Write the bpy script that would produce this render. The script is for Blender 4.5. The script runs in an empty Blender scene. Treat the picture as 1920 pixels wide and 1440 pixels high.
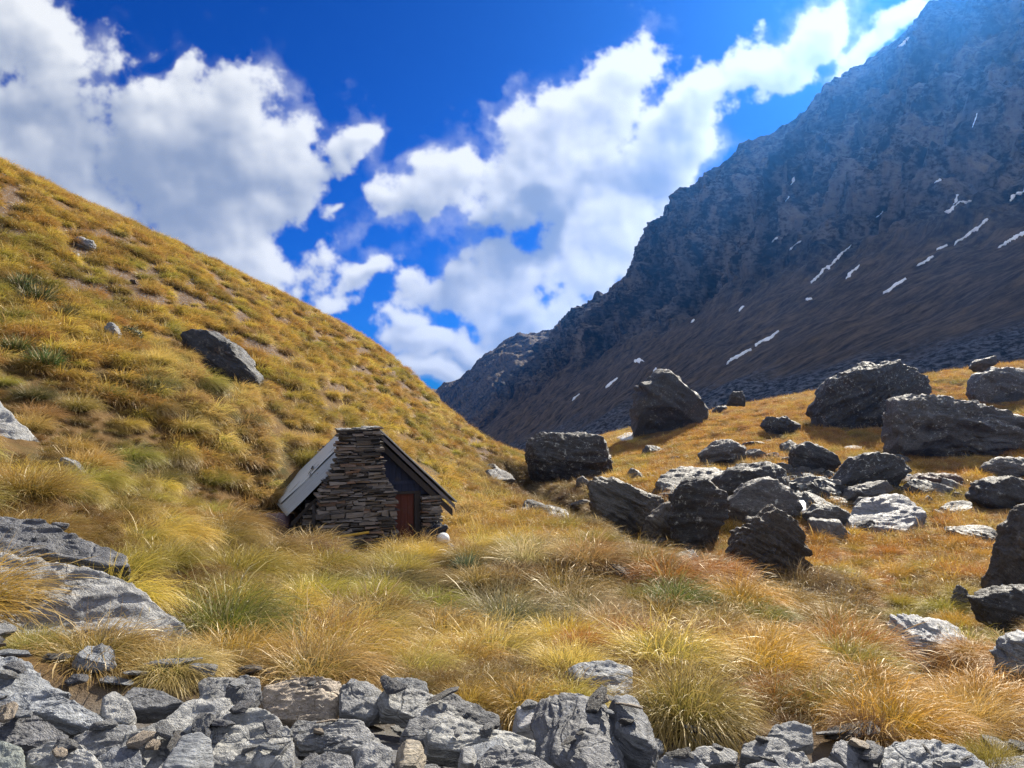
HAZE=.00012
import bpy, bmesh, math, random
import numpy as np
from mathutils import Vector
from mathutils.bvhtree import BVHTree

R = math.radians
sc = bpy.context.scene
C = sc.collection
F, CU, CV = 1450.0, 960.0, 740.0          # focal length (photo pixels), principal point

# ------------------------------------------------------------------ noise
_rng = np.random.RandomState(7)
_perm = _rng.permutation(256); _perm = np.concatenate([_perm, _perm, _perm])
_g = _rng.normal(size=(256, 3)); _g /= np.linalg.norm(_g, axis=1)[:, None]
def perlin(p):
    i = np.floor(p).astype(np.int64); f = p - i; i &= 255
    u = f*f*f*(f*(f*6-15)+10)
    out = 0
    for a in (0, 1):
        wa = u[:, 0] if a else 1-u[:, 0]
        for b in (0, 1):
            wb = u[:, 1] if b else 1-u[:, 1]
            for c in (0, 1):
                wc = u[:, 2] if c else 1-u[:, 2]
                h = _perm[_perm[_perm[(i[:, 0]+a) & 255]+((i[:, 1]+b) & 255)]+((i[:, 2]+c) & 255)]
                g = _g[h]
                d = g[:, 0]*(f[:, 0]-a)+g[:, 1]*(f[:, 1]-b)+g[:, 2]*(f[:, 2]-c)
                out = out+d*wa*wb*wc
    return out*1.5
def fbm(p, o=4, gain=.5, lac=2.03):
    s = 0; a = 1.0; q = np.array(p, float)
    for k in range(o):
        s = s+a*perlin(q); q = q*lac+17.3; a *= gain
    return s
def ridged(p, o=4, gain=.5):
    s = 0; a = 1.0; q = np.array(p, float)
    for k in range(o):
        s = s+a*(1-2*np.abs(perlin(q))); q = q*2.07+31.7; a *= gain
    return s
def hash1(i, seed=0):
    x = (np.asarray(i, dtype=np.int64)*2654435761+seed*40503+12345) & 0xffffffff
    x = ((x ^ (x >> 15))*2246822519) & 0xffffffff; x = ((x ^ (x >> 13))*3266489917) & 0xffffffff
    return ((x ^ (x >> 16)) & 0xffffff)/float(0xffffff)
def sstep(a, b, x):
    t = np.clip((x-a)/(b-a), 0, 1); return t*t*(3-2*t)

# ------------------------------------------------------------------ object helpers
def mesh_np(name, V, Fq, smooth=True):
    """mesh from numpy verts (N,3) and faces (M,3) or (M,4)"""
    me = bpy.data.meshes.new(name)
    V = np.asarray(V, np.float32); Fq = np.asarray(Fq, np.int32)
    k = Fq.shape[1]
    me.vertices.add(len(V)); me.vertices.foreach_set('co', V.ravel())
    me.loops.add(Fq.size); me.loops.foreach_set('vertex_index', Fq.ravel())
    me.polygons.add(len(Fq)); me.polygons.foreach_set('loop_start', np.arange(0, Fq.size, k, dtype=np.int32))
    me.polygons.foreach_set('loop_total', np.full(len(Fq), k, np.int32))
    me.polygons.foreach_set('use_smooth', np.full(len(Fq), smooth, bool))
    me.update(calc_edges=True); me.validate()
    return me
def attr(me, name, data, typ='FLOAT'):
    a = me.attributes.new(name, typ, 'POINT')
    data = np.asarray(data, np.float32)
    a.data.foreach_set('vector' if typ == 'FLOAT_VECTOR' else 'value', data.ravel())
def obj(name, me, mat=None, parent=None, loc=None):
    o = bpy.data.objects.new(name, me); C.objects.link(o)
    if mat is not None and not me.materials: me.materials.append(mat)
    if parent is not None: o.parent = parent
    if loc is not None: o.location = loc
    return o
def tag(o, label=None, cat=None, group=None, kind=None, tint=None):
    if label: o['label'] = label
    if cat: o['category'] = cat
    if group: o['group'] = group
    if kind: o['kind'] = kind
    if tint is not None: o['tint'] = [float(x) for x in tint]
    return o
def empty(name, loc, rz=0):
    o = bpy.data.objects.new(name, None); C.objects.link(o); o.location = loc; o.rotation_euler = (0, 0, rz)
    o.empty_display_size = .2
    return o
def at(u, v, d):
    return np.array([(u-CU)/F*d, d, -(v-CV)/F*d])
def grid_faces(n, m):
    i = np.arange(n-1)[:, None]*m+np.arange(m-1)[None, :]
    return np.stack([i, i+1, i+m+1, i+m], -1).reshape(-1, 4)

# ------------------------------------------------------------------ node helper
class N:
    def __init__(s, tree): s.t = tree
    def n(s, typ, **kw):
        x = s.t.nodes.new(typ)
        for k, v in kw.items():
            if k.startswith('i_'):
                x.inputs[k[2:].replace('_', ' ')].default_value = v
            else: setattr(x, k, v)
        return x
    def l(s, a, b): s.t.links.new(a, b)
    def put(s, sock, v):
        if hasattr(v, 'is_output'): s.l(v, sock)
        else: sock.default_value = v
    def math(s, op, a, b=None, c=None, clamp=False):
        x = s.n('ShaderNodeMath', operation=op, use_clamp=clamp)
        s.put(x.inputs[0], a)
        if b is not None: s.put(x.inputs[1], b)
        if c is not None: s.put(x.inputs[2], c)
        return x.outputs[0]
    def vm(s, op, a, b=None, scale=None):
        x = s.n('ShaderNodeVectorMath', operation=op)
        s.put(x.inputs[0], a)
        if b is not None: s.put(x.inputs[1], b)
        if scale is not None: s.put(x.inputs['Scale'], scale)
        return x.outputs['Value'] if op in ('LENGTH', 'DOT_PRODUCT', 'DISTANCE') else x.outputs[0]
    def noise(s, vec, scale, detail=4, rough=.55, dist=0, out='Fac'):
        x = s.n('ShaderNodeTexNoise'); s.put(x.inputs['Vector'], vec)
        x.inputs['Scale'].default_value = scale; x.inputs['Detail'].default_value = detail
        x.inputs['Roughness'].default_value = rough; x.inputs['Distortion'].default_value = dist
        return x.outputs[out]
    def voro(s, vec, scale, feature='F1', out='Distance', rnd=1):
        x = s.n('ShaderNodeTexVoronoi', feature=feature); s.put(x.inputs['Vector'], vec)
        x.inputs['Scale'].default_value = scale; x.inputs['Randomness'].default_value = rnd
        return x.outputs[out]
    def ss(s, v, a, b, lo=0, hi=1):
        x = s.n('ShaderNodeMapRange', interpolation_type='SMOOTHSTEP'); s.put(x.inputs['Value'], v)
        x.inputs['From Min'].default_value = a; x.inputs['From Max'].default_value = b
        x.inputs['To Min'].default_value = lo; x.inputs['To Max'].default_value = hi
        return x.outputs[0]
    def mix(s, f, a, b, typ='MIX'):
        x = s.n('ShaderNodeMix', data_type='RGBA', blend_type=typ)
        s.put(x.inputs[0], f)
        for k, v in ((6, a), (7, b)):
            if isinstance(v, (tuple, list)): v = (*v, 1)[:4]
            s.put(x.inputs[k], v)
        return x.outputs[2]
    def at(s, name, typ='GEOMETRY', out='Fac'):
        x = s.n('ShaderNodeAttribute', attribute_type=typ, attribute_name=name); return x.outputs[out]
    def bump(s, h, strength=.5, dist=.02, nrm=None):
        x = s.n('ShaderNodeBump'); s.put(x.inputs['Height'], h)
        x.inputs['Strength'].default_value = strength; x.inputs['Distance'].default_value = dist
        if nrm is not None: s.l(nrm, x.inputs['Normal'])
        return x.outputs[0]
def mat(name):
    m = bpy.data.materials.new(name); m.use_nodes = True
    t = m.node_tree; t.nodes.clear(); k = N(t)
    k.out = k.n('ShaderNodeOutputMaterial')
    return m, k
def principled(k, col, rough=.8, nrm=None, metal=0, spec=.3):
    b = k.n('ShaderNodeBsdfPrincipled')
    if isinstance(col, (tuple, list)): col = (*col, 1)[:4]
    k.put(b.inputs['Base Color'], col); k.put(b.inputs['Roughness'], rough); k.put(b.inputs['Metallic'], metal)
    b.inputs['Specular IOR Level'].default_value = spec
    if nrm is not None: k.l(nrm, b.inputs['Normal'])
    k.l(b.outputs[0], k.out.inputs[0]); return b

# ------------------------------------------------------------------ camera, sun, sky
cam = bpy.data.cameras.new('camera'); co = bpy.data.objects.new('camera', cam); C.objects.link(co)
cam.sensor_width = 36; cam.lens = 36*F/1920; cam.shift_y = 20/1920
co.location = (0, 0, 0); co.rotation_euler = (R(90), 0, 0); cam.clip_start = .05; cam.clip_end = 20000
sc.camera = co
SUN_AZ, SUN_EL = 30.0, 30.0
sd = Vector((math.sin(R(SUN_AZ))*math.cos(R(SUN_EL)), math.cos(R(SUN_AZ))*math.cos(R(SUN_EL)), math.sin(R(SUN_EL))))
sl = bpy.data.lights.new('sun', 'SUN'); so = bpy.data.objects.new('sun', sl); C.objects.link(so)
sl.energy = 5.0; sl.angle = R(.5); sl.color = (1, .92, .78)
so.rotation_euler = (-sd).to_track_quat('-Z', 'Y').to_euler(); so.location = (60, 80, 120)
sc.view_settings.view_transform = 'Standard'; sc.view_settings.look = 'None'
sc.view_settings.exposure = EXPOSURE = 1.2; sc.view_settings.gamma = 1
sc.cycles.max_bounces = 4; sc.cycles.diffuse_bounces = 2; sc.cycles.use_adaptive_sampling = True; sc.cycles.adaptive_threshold = .02; sc.cycles.glossy_bounces = 2
sc.cycles.transmission_bounces = 4; sc.cycles.volume_bounces = 0; sc.cycles.transparent_max_bounces = 6
sc.cycles.use_denoising = True; sc.cycles.denoising_prefilter = 'NONE'; sc.cycles.denoising_input_passes = 'RGB_ALBEDO_NORMAL'; sc.cycles.sample_clamp_indirect = 6
sc.cycles.caustics_reflective = False; sc.cycles.caustics_refractive = False

w = bpy.data.worlds.new('World'); sc.world = w; w.use_nodes = True
w.node_tree.nodes.clear(); k = N(w.node_tree)
# clouds are laid out on the sky by compass direction: (x/y, z/y) of the view direction
CC0, CC1 = (.62, .98, 1.75), (4.1, 4.2, 4.3)      # shaded underside and sunlit crown of a cloud
CLOUDS = [  # centre u, v, half-length, half-width (photo pixels), tilt counter-clockwise
    (60, 250, 330, 230, -25), (130, 420, 330, 190, -20), (360, 430, 190, 110, -10), (330, 330, 330, 190, -30), (400, 230, 150, 130, -20), (520, 330, 150, 110, 40), (470, 420, 160, 80, 30), (90, 80, 160, 110, -40), (-350, 200, 350, 260, 0),
    (650, 270, 75, 60, 60), (690, 225, 50, 25, 40), (645, 385, 50, 26, 15), (480, 515, 80, 32, 10), (665, 490, 75, 48, 20), (575, 565, 65, 40, 0),
    (790, 340, 115, 50, 15), (1075, 235, 185, 70, 36), (1260, 250, 280, 75, 38), (1470, 120, 170, 60, 45), (1560, 40, 90, 40, 60),
    (1010, 350, 220, 85, 22), (970, 475, 235, 85, 20), (1160, 430, 200, 110, 32), (845, 515, 120, 55, 22), (1010, 590, 160, 50, 10),
    (760, 635, 105, 38, 5), (890, 650, 150, 42, 5), (820, 715, 100, 30, 0), (740, 600, 70, 30, 10), (1000, 560, 120, 45, 15), (1680, 50, 120, 38, 38), (2100, -200, 300, 100, 40)]
HOLES = [(320, 120, 40, 24, 20)]
CX0, CX1, CY0, CY1, CS = -1.0, 1.0, -.04, .86, .0012
cw, ch = int((CX1-CX0)/CS), int((CY1-CY0)/CS)
gx, gy = np.meshgrid(CX0+(np.arange(cw)+.5)*CS, CY0+(np.arange(ch)+.5)*CS)
P = np.stack([gx.ravel(), gy.ravel(), 0*gx.ravel()], -1)
def up2(a, f):
    """bilinear enlargement of a coarse field"""
    h, w_ = a.shape; yi = np.linspace(0, h-1, ch); xi = np.linspace(0, w_-1, cw)
    y0 = np.clip(yi.astype(int), 0, h-2); x0 = np.clip(xi.astype(int), 0, w_-2); fy = (yi-y0)[:, None]; fx = (xi-x0)[None]
    g = lambda p, q: a[np.ix_(y0+p, x0+q)]
    return g(0,0)*(1-fy)*(1-fx)+g(0,1)*(1-fy)*fx+g(1,0)*fy*(1-fx)+g(1,1)*fy*fx
def cf(scale, o, off, gain=.55, coarse=4):
    q = P.reshape(ch, cw, 3)[::coarse, ::coarse].reshape(-1, 3)
    a = fbm(q*scale+off, o, gain).reshape(len(range(0, ch, coarse)), -1)
    return up2(a, coarse) if coarse > 1 else a
wx = cf(3.5, 3, 1)*.05+cf(12, 4, 2)*.026; wy = cf(3.5, 3, 5)*.05+cf(12, 4, 6)*.026
qx, qy = gx+wx, gy+wy
def blob(u, v, a, b, ang):
    x = qx-(u-CU)/F; y = qy-(CV-v)/F; c, s_ = math.cos(R(ang)), math.sin(R(ang))
    X, Y = (x*c+y*s_)/(a/F), (-x*s_+y*c)/(b/F)
    return 1-np.sqrt(X*X+Y*Y)
acc = np.zeros_like(gx)
for b in CLOUDS: acc += np.exp(np.clip(blob(*b), -3, 1)*9)
den = np.log(acc+1e-9)/9
for b in HOLES: den -= sstep(-.6, 1, blob(*b))*.85
n_lo = cf(7, 3, 3, .5, 2); n_mid = cf(18, 4, 8, .55, 2); n_hi = cf(60, 3, 4, .6, 1)
den = den+n_lo*.50+n_mid*.40+n_hi*.16+.02
alpha = sstep(-.03, .30, den); alpha = alpha*(.5+.5*sstep(.0, .45, den))
wisp = sstep(.05, .8, cf(6, 4, 11, .6)+.2)*.30*sstep(-.45, .05, den); alpha = np.clip(alpha+wisp*(1-alpha), 0, 1)
thk = np.clip(den, 0, 1.1)
def box(a, r):
    for ax in (0, 1):
        c_ = np.cumsum(np.pad(a, [(r+1, r) if q == ax else (0, 0) for q in (0, 1)], mode='edge'), axis=ax)
        n_ = a.shape[ax]; sl_ = lambda o: tuple(slice(o, o+n_) if q == ax else slice(None) for q in (0, 1))
        a = (c_[sl_(2*r+1)]-c_[sl_(0)])/(2*r+1)
    return a
march = 0
for st_ in (8, 18, 34, 56):                     # how much cloud lies between a spot and the sun (up, to the right)
    sh_ = np.roll(np.roll(thk, -int(st_*.85), 0), -int(st_*.5), 1); march = march+box(box(sh_, st_//3+2), st_//4+2)*.25
relief = box(thk, 2)-np.roll(np.roll(box(thk, 5), -10, 0), -7, 1)
lum = .34+.92*np.exp(-1.25*march)+np.clip(relief, -.35, .4)*.45+cf(6, 4, 15, .5)*.16+cf(24, 3, 25, .5, 2)*.06
dk = lambda u, v, a, b, ang=0, wob=.9: sstep(1.25, .1, np.hypot(*(lambda X, Y: ((X*math.cos(R(ang))+Y*math.sin(R(ang)))/(a/F), (-X*math.sin(R(ang))+Y*math.cos(R(ang)))/(b/F)))(qx-(u-CU)/F, qy-(CV-v)/F))+n_lo*wob)
lum = lum-.36*dk(300, 350, 330, 190, -5)-.16*dk(30, 330, 260, 300)-.22*dk(430, 330, 190, 80, 25)-.12*dk(150, 120, 200, 90)-.10      # deep undersides
lum = lum-.44*dk(1150, 330, 230, 50, 25)-.46*dk(880, 480, 170, 55, 30)-.42*dk(960, 590, 110, 42, 20)-.34*dk(840, 690, 140, 20)-.3*dk(680, 510, 70, 28)-.4*dk(1010, 410, 120, 40, 30)-.26*dk(800, 370, 80, 25)-.2*dk(1200, 200, 160, 40, 35)
lum = lum+.14*sstep(-.1, .3, gx)
lum = np.clip(np.log1p(np.exp((lum-.2)*9))/9+.2-.02, .12, 1.0)
px = np.stack([lum, alpha, lum, np.ones_like(lum)], -1).astype(np.float32)
img = bpy.data.images.new('cloud_field', cw, ch, float_buffer=True); img.colorspace_settings.name = 'Non-Color'
img.pixels.foreach_set(px.ravel()); img.update(); img.pack()
tc = k.n('ShaderNodeTexCoord'); D = tc.outputs['Generated']
sep = k.n('ShaderNodeSeparateXYZ'); k.l(D, sep.inputs[0])
yy = k.math('MAXIMUM', sep.outputs[1], .05)
cmb = k.n('ShaderNodeCombineXYZ')
k.l(k.math('DIVIDE', k.math('SUBTRACT', k.math('DIVIDE', sep.outputs[0], yy), CX0), CX1-CX0), cmb.inputs[0])
k.l(k.math('DIVIDE', k.math('SUBTRACT', k.math('DIVIDE', sep.outputs[2], yy), CY0), CY1-CY0), cmb.inputs[1])
ti = k.n('ShaderNodeTexImage', extension='CLIP', interpolation='Cubic'); ti.image = img; k.l(cmb.outputs[0], ti.inputs[0])
s3 = k.n('ShaderNodeSeparateColor'); k.l(ti.outputs[0], s3.inputs[0])
lum, alpha = s3.outputs[0], s3.outputs[1]
ccol = k.mix(lum, CC0, CC1)
sky = k.n('ShaderNodeTexSky', sky_type='NISHITA', sun_disc=False, sun_elevation=R(SUN_EL), sun_rotation=R(SUN_AZ), altitude=1200, air_density=1.0, dust_density=.25, ozone_density=1.5)
deep = k.mix(1.0, sky.outputs[0], (.001, .092, .36), 'MULTIPLY')
mx = k.mix(alpha, deep, ccol)
# broken bright cloud, unseen, added as fill light overhead and behind the camera
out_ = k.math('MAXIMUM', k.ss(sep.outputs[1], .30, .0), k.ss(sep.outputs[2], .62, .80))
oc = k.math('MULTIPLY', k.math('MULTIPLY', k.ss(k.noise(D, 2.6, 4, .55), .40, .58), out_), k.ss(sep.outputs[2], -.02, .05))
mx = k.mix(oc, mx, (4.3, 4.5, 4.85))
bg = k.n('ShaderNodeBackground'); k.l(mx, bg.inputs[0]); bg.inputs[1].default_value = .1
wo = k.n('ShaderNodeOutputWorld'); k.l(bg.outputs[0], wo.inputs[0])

# ------------------------------------------------------------------ terrain heights
PTS = [  # photo pixel and distance of points of the ground
    (960,1440,3.3),(0,1440,3.2),(1920,1440,3.4),(-400,1400,3.2),(2400,1440,3.4),
    (0,1260,4.6),(400,1290,4.7),(700,1295,5.0),(1000,1345,4.8),(1300,1370,4.8),(1600,1390,4.7),(1900,1420,4.3),
    (200,1200,6.2),(430,1190,7),(640,1250,6.5),(900,1230,7.5),(1090,1230,7.0),(1290,1340,5.6),(1540,1330,6),(1700,1370,5.4),
    (740,1100,11.5),(500,1100,11),(950,1160,10),(1200,1140,10.5),
    (700,1035,17),(815,1035,18.4),(560,1000,17.8),(500,975,20),(400,960,16),(300,1000,11.5),(250,950,13),(100,940,9.5),
    (0,850,13),(0,700,18),(200,760,19),(400,800,21),(560,800,26),(640,790,30),(0,500,26),(200,560,29),(400,640,31),(600,700,36),(750,780,42),(870,850,45),(900,900,38),(860,940,28),
    (0,318,37),(150,388,41),(300,455,46),(420,508,50),(550,573,55),(700,650,61),(770,705,65),(850,790,68),(930,865,66),(-300,190,33),(-500,600,18),(-500,900,10),
    (0,370,55),(300,510,66),(550,630,75),(700,710,80),(850,860,84),(930,910,85),(-300,270,50),
    (960,935,34),(1000,905,42),(1060,905,44),(1170,830,68),(1250,815,66),(1330,785,72),(1100,835,80),(1000,860,85),
    (1400,760,88),(1550,790,60),(1600,805,55),(1750,760,62),(1900,690,72),(1900,760,58),(1700,860,44),(1900,830,46),(1300,850,52),(1400,860,46),(1150,900,40),
    (1200,1010,27),(1300,1030,25),(1450,960,30),(1600,990,28),(1750,950,32),(1430,1085,21),(1600,1080,22),(1800,1020,26),(1530,1195,16),(1620,1170,17.5),(1740,1110,20),(1740,1260,13),(1900,1150,16.5),(1900,1290,11),
    (1000,950,28),(1100,990,24),(1200,1042,19),(1400,1095,15),(1500,1150,12.5),(1650,1225,10),(1800,1290,8),(1900,1335,7),
    (1200,1062,22),(1400,1130,18),(1500,1195,14.5),(1650,1275,12.5),(1800,1350,10),
    (2300,640,72),(2300,900,32),(2300,1100,16),(2300,1300,9),(2000,665,95),(1500,748,105),(1250,800,110),
]
CP = np.array([at(*p) for p in PTS]+[(0,0,-1.5),(0,-5,-1.0),(-5,0,-1.2),(5,0,-1.8),(-9,-6,0.5),(9,-6,-1.8),(-20,-10,4),(20,-10,-3),(0,-25,0)])
def _tps(r2): return np.where(r2 > 0, .5*r2*np.log(np.maximum(r2, 1e-12)), 0)
def tps_fit(P, lam=.05):
    n = len(P); d2 = ((P[:, None, :2]-P[None, :, :2])**2).sum(-1)
    A = np.zeros((n+3, n+3)); A[:n, :n] = _tps(d2)+lam*np.eye(n)
    A[:n, n] = 1; A[:n, n+1:] = P[:, :2]; A[n, :n] = 1; A[n+1:, :n] = P[:, :2].T
    return np.linalg.solve(A, np.concatenate([P[:, 2], [0, 0, 0]]))
TW = tps_fit(CP)
STREAM = [at(*p)[:2] for p in ((975,900,46),(1000,915,40),(1080,965,31),(1190,1018,26),(1310,1065,22),(1440,1130,18.5),(1530,1190,15.6),(1640,1265,12.8),(1770,1330,10.6),(1930,1390,9))]
def base_z(x, y):
    x = np.asarray(x, float); y = np.asarray(y, float); s = x.shape; x = x.ravel(); y = y.ravel()
    out = np.zeros(len(x)); n = len(CP)
    for a in range(0, len(x), 40000):
        X = x[a:a+40000]; Y = y[a:a+40000]
        d2 = (X[:, None]-CP[None, :, 0])**2+(Y[:, None]-CP[None, :, 1])**2
        out[a:a+40000] = _tps(d2)@TW[:n]+TW[n]+TW[n+1]*X+TW[n+2]*Y
    r = np.hypot(x, y); t = sstep(88, 150, r)
    out = out*(1-t)+t*-42
    out = out-.24*(1-sstep(4.9, 5.7, r))          # the bed under the loose scree
    dm = np.full(len(x), 1e9)                      # the stream has cut a small gully
    for a, b in zip(STREAM[:-1], STREAM[1:]):
        e = b-a; t = np.clip(((x-a[0])*e[0]+(y-a[1])*e[1])/(e@e), 0, 1); dm = np.minimum(dm, np.hypot(x-a[0]-e[0]*t, y-a[1]-e[1]*t))
    out = out-1.1*np.exp(-(dm/1.0)**2)
    return out.reshape(s)
def ground(x, y):
    x = np.asarray(x, float); y = np.asarray(y, float); z = base_z(x, y)
    p = np.stack([x.ravel(), y.ravel(), 0*x.ravel()], -1)
    r = np.hypot(x, y).ravel(); amp = np.clip(r/25, .25, 1)
    n = fbm(p*.35, 2)*.16*amp+fbm(p*1.3+9, 3)*.07*amp
    return z+n.reshape(x.shape)
def gz(x, y): return float(ground(np.array([x]), np.array([y]))[0])
DS = np.geomspace(1.6, 125, 420)
def pick(u, v, dmin=0):
    """where the line of sight through a photo pixel first meets the ground"""
    u = np.atleast_1d(np.asarray(u, float)); v = np.atleast_1d(np.asarray(v, float))
    X = (u[:, None]-CU)/F*DS; Y = np.broadcast_to(DS, X.shape); Z = -(v[:, None]-CV)/F*DS
    G = base_z(X, Y); below = (Z < G) & (DS > dmin)
    hit = below.any(1); i = below.argmax(1); d = DS[i]
    j = np.maximum(i-1, 0); rr = np.arange(len(u))
    a = Z[rr, j]-G[rr, j]; b = G[rr, i]-Z[rr, i]
    t = np.clip(a/np.maximum(a+b, 1e-6), 0, 1); d = DS[j]+(DS[i]-DS[j])*t
    d = np.where(hit, d, np.nan)
    x = (u-CU)/F*d
    return np.stack([x, d, np.where(np.isnan(d), np.nan, base_z(np.nan_to_num(x), np.nan_to_num(d)))], -1)
def project(p):
    p = np.asarray(p); return CU+F*p[..., 0]/p[..., 1], CV-F*p[..., 2]/p[..., 1]
# ------------------------------------------------------------------ ground mesh
def ground_mat():
    m, k = mat('dry_ground')
    tc = k.n('ShaderNodeTexCoord'); P = tc.outputs['Object']
    n1 = k.noise(P, .5, 5); n2 = k.noise(P, 6, 6, .65); n3 = k.noise(P, 40, 4, .7)
    straw = k.mix(n2, (.07, .042, .018), (.19, .115, .042))
    straw = k.mix(k.ss(n1, .5, .7), straw, (.08, .07, .025))
    grit = k.mix(n3, (.07, .07, .075), (.34, .32, .31))
    earth = k.mix(n2, (.07, .042, .026), (.19, .12, .065))
    scree = k.mix(k.ss(k.voro(P, 9), .1, .5), grit, earth)
    bare = k.at('bare'); peb = k.at('peb')
    f = k.math('ADD', bare, k.math('MULTIPLY', k.math('SUBTRACT', n2, .5), .9)); f = k.ss(f, .35, .6)
    c = k.mix(f, straw, scree)
    c = k.mix(peb, c, k.mix(n2, (.05, .05, .055), (.2, .2, .2)))
    h = k.math('MULTIPLY_ADD', n3, .3, n2)
    principled(k, c, .95, k.bump(h, .8, .05), spec=.1); return m
def bare_at(x, y):
    """bare, stony strip across the upper hillside"""
    x = np.asarray(x, float); y = np.asarray(y, float)
    z = base_z(x, y); u, v = CU+F*x/np.maximum(y, .5), CV-F*z/np.maximum(y, .5)
    yl = np.interp(u, [-200, 0, 150, 300, 420, 550, 700, 800, 900], [330, 395, 480, 545, 590, 640, 705, 770, 850])
    w = np.interp(u, [-200, 0, 300, 700, 900], [70, 85, 90, 60, 35])
    f = np.exp(-((v-yl)/w)**2)*(y > 20)*(x < 0)
    return np.clip(f, 0, 1)
aa = np.concatenate([np.linspace(-180, -60, 50)[:-1], np.linspace(-60, -40, 40)[:-1], np.linspace(-40, 40, 520), np.linspace(40, 60, 40)[1:], np.linspace(60, 180, 50)[1:]])
rr = np.concatenate([[.01], np.geomspace(.6, 160, 420), [300, 900, 2600]])
A, RR = np.meshgrid(np.radians(aa), rr, indexing='ij')
X = np.sin(A)*RR; Y = np.cos(A)*RR; Z = ground(X, Y)
V = np.stack([X, Y, Z], -1).reshape(-1, 3)
gm = mesh_np('ground', V, grid_faces(len(aa), len(rr))[:, ::-1])
attr(gm, 'bare', bare_at(X, Y).ravel())
up_, vp_ = CU+F*X/np.maximum(Y, .3), RR
attr(gm, 'peb', (1-sstep(4.6, 5.8, RR)).ravel())
tag(obj('ground', gm, ground_mat()), kind='structure')

# ------------------------------------------------------------------ mountain and far hills
def catmull(P, n):
    P = np.asarray(P, float); m = len(P)
    t = np.linspace(0, m-1-1e-9, n); i = t.astype(int); f = (t-i)
    g = lambda j: P[np.clip(j, 0, m-1)]
    sh = (-1,)+(1,)*(P.ndim-1); f = f.reshape(sh)
    a, b, c, d = g(i-1), g(i), g(i+1), g(i+2)
    return .5*(2*b+(c-a)*f+(2*a-5*b+4*c-d)*f**2+(3*b-a-3*c+d)*f**3)
def loft(cols, rows_t, ns, nt):
    """cols: (n, rows, 3) -> grid ns x nt; rows_t: parameter of each row"""
    S = catmull(cols, ns)
    tt = np.linspace(rows_t[0], rows_t[-1], nt)
    out = np.zeros((ns, nt, 3))
    i = np.clip(np.searchsorted(rows_t, tt, 'right')-1, 0, len(rows_t)-2)
    rt = np.array(rows_t); f = (tt-rt[i])/(rt[i+1]-rt[i])
    out = S[:, i]*(1-f)[None, :, None]+S[:, i+1]*f[None, :, None]
    return out, tt
MT = [  # foot, foot of the cliffs, ridge
    ((2600,560,85),(3600,0,150),(4400,-700,250)),
    ((1950,675,100),(2800,200,160),(3300,-420,270)),
    ((1500,752,118),(2200,365,190),(2620,-260,300)),
    ((1250,805,140),(1800,430,230),(2120,-180,340)),
    ((1100,845,160),(1560,490,270),(1775,-8,370)),
    ((1060,862,175),(1460,515,290),(1640,112,400)),
    ((1010,872,195),(1390,540,310),(1500,205,425)),
    ((985,880,215),(1310,570,345),(1390,275,450)),
    ((960,885,240),(1245,600,370),(1278,362,470)),
    ((930,885,275),(1180,640,400),(1212,440,495)),
    ((905,880,310),(1110,670,430),(1172,508,520)),
    ((880,870,360),(1050,705,470),(1110,562,560)),
    ((860,860,420),(1000,735,510),(1052,600,610)),
    ((840,850,520),(950,765,570),(1020,672,650)),
    ((815,840,700),(890,790,700),(960,722,720)),
    ((790,830,950),(850,800,850),(880,765,860))]
cols = np.array([[at(*p) for p in r] for r in MT])
foot = cols[:, 0]; low = foot+(foot-cols[:, 1])*np.array([.25, .25, 0])+np.array([0, 0, -26.])
back = cols[:, 2]+np.array([130, 60, -90.])
cols = np.concatenate([low[:, None], cols, back[:, None]], 1)
NS, NT = 1000, 460
G, tt = loft(cols, [-.25, 0, .42, 1.0, 1.35], NS, NT)
T = np.broadcast_to(tt, (NS, NT)); S = np.broadcast_to(np.linspace(0, 1, NS)[:, None], (NS, NT))
du = np.gradient(G, axis=0); dv = np.gradient(G, axis=1)
nr = np.cross(dv, du); nr /= np.linalg.norm(nr, axis=-1)[..., None]
if nr[NS//2, NT//2, 2] < 0: nr = -nr
arc = np.concatenate([[0], np.cumsum(np.linalg.norm(np.diff(G[:, NT//2], axis=0), axis=1))])
arc = np.broadcast_to(arc[:, None], (NS, NT)); tl = T*260
p = G.reshape(-1, 3)
st = np.stack([(arc+tl*.35).ravel()*1.0, tl.ravel(), 0*tl.ravel()], -1)   # along the valley, up the slope
cliff = (sstep(.30, .52, T)*1.0).ravel()
edge = sstep(1.35, 1.0, T).ravel()
disp = ridged(p/85., 4, .5)*8.5*(.2+.8*cliff)
disp += ridged(st*np.array([1/42., 1/170., 1]), 4, .55)*6.5*(.22+.78*cliff)
disp *= 1.5; disp += ridged(p/22., 4, .6)*4.2*(.10+.90*cliff)
q = fbm(p/9.+5, 2)
lay = (p[:, 2]*.55+p[:, 0]*.12)/5.+q*.5
disp += (np.floor(lay)+sstep(.6, 1, lay-np.floor(lay))-lay)*2.2*cliff
disp += fbm(p/3.6, 3, .6)*(.25+.6*cliff)
disp += ridged(st*np.array([1/7., 1/60., 1]), 3)*.5*(1-cliff)
m1 = disp[cliff > .9].mean(); m0 = disp[cliff < .1].mean(); disp -= m0+(m1-m0)*cliff
disp *= .35+.65*np.clip((G.reshape(-1, 3)[:, 1]-90)/160, 0, 1)
disp *= 1-.62*np.exp(-((T-1.0)/.10)**2).ravel()
V = p+nr.reshape(-1, 3)*disp[:, None]
ri = np.exp(-((T-1.0)/.05)**2).ravel()
jag = ridged(np.stack([arc.ravel()/21., 0*tl.ravel()+3, 0*tl.ravel()], -1), 4, .6)
far = np.clip((arc.ravel()-250)/300, .25, 1)
V[:, 2] += ri*(jag-jag.mean())*3.6*far
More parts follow.
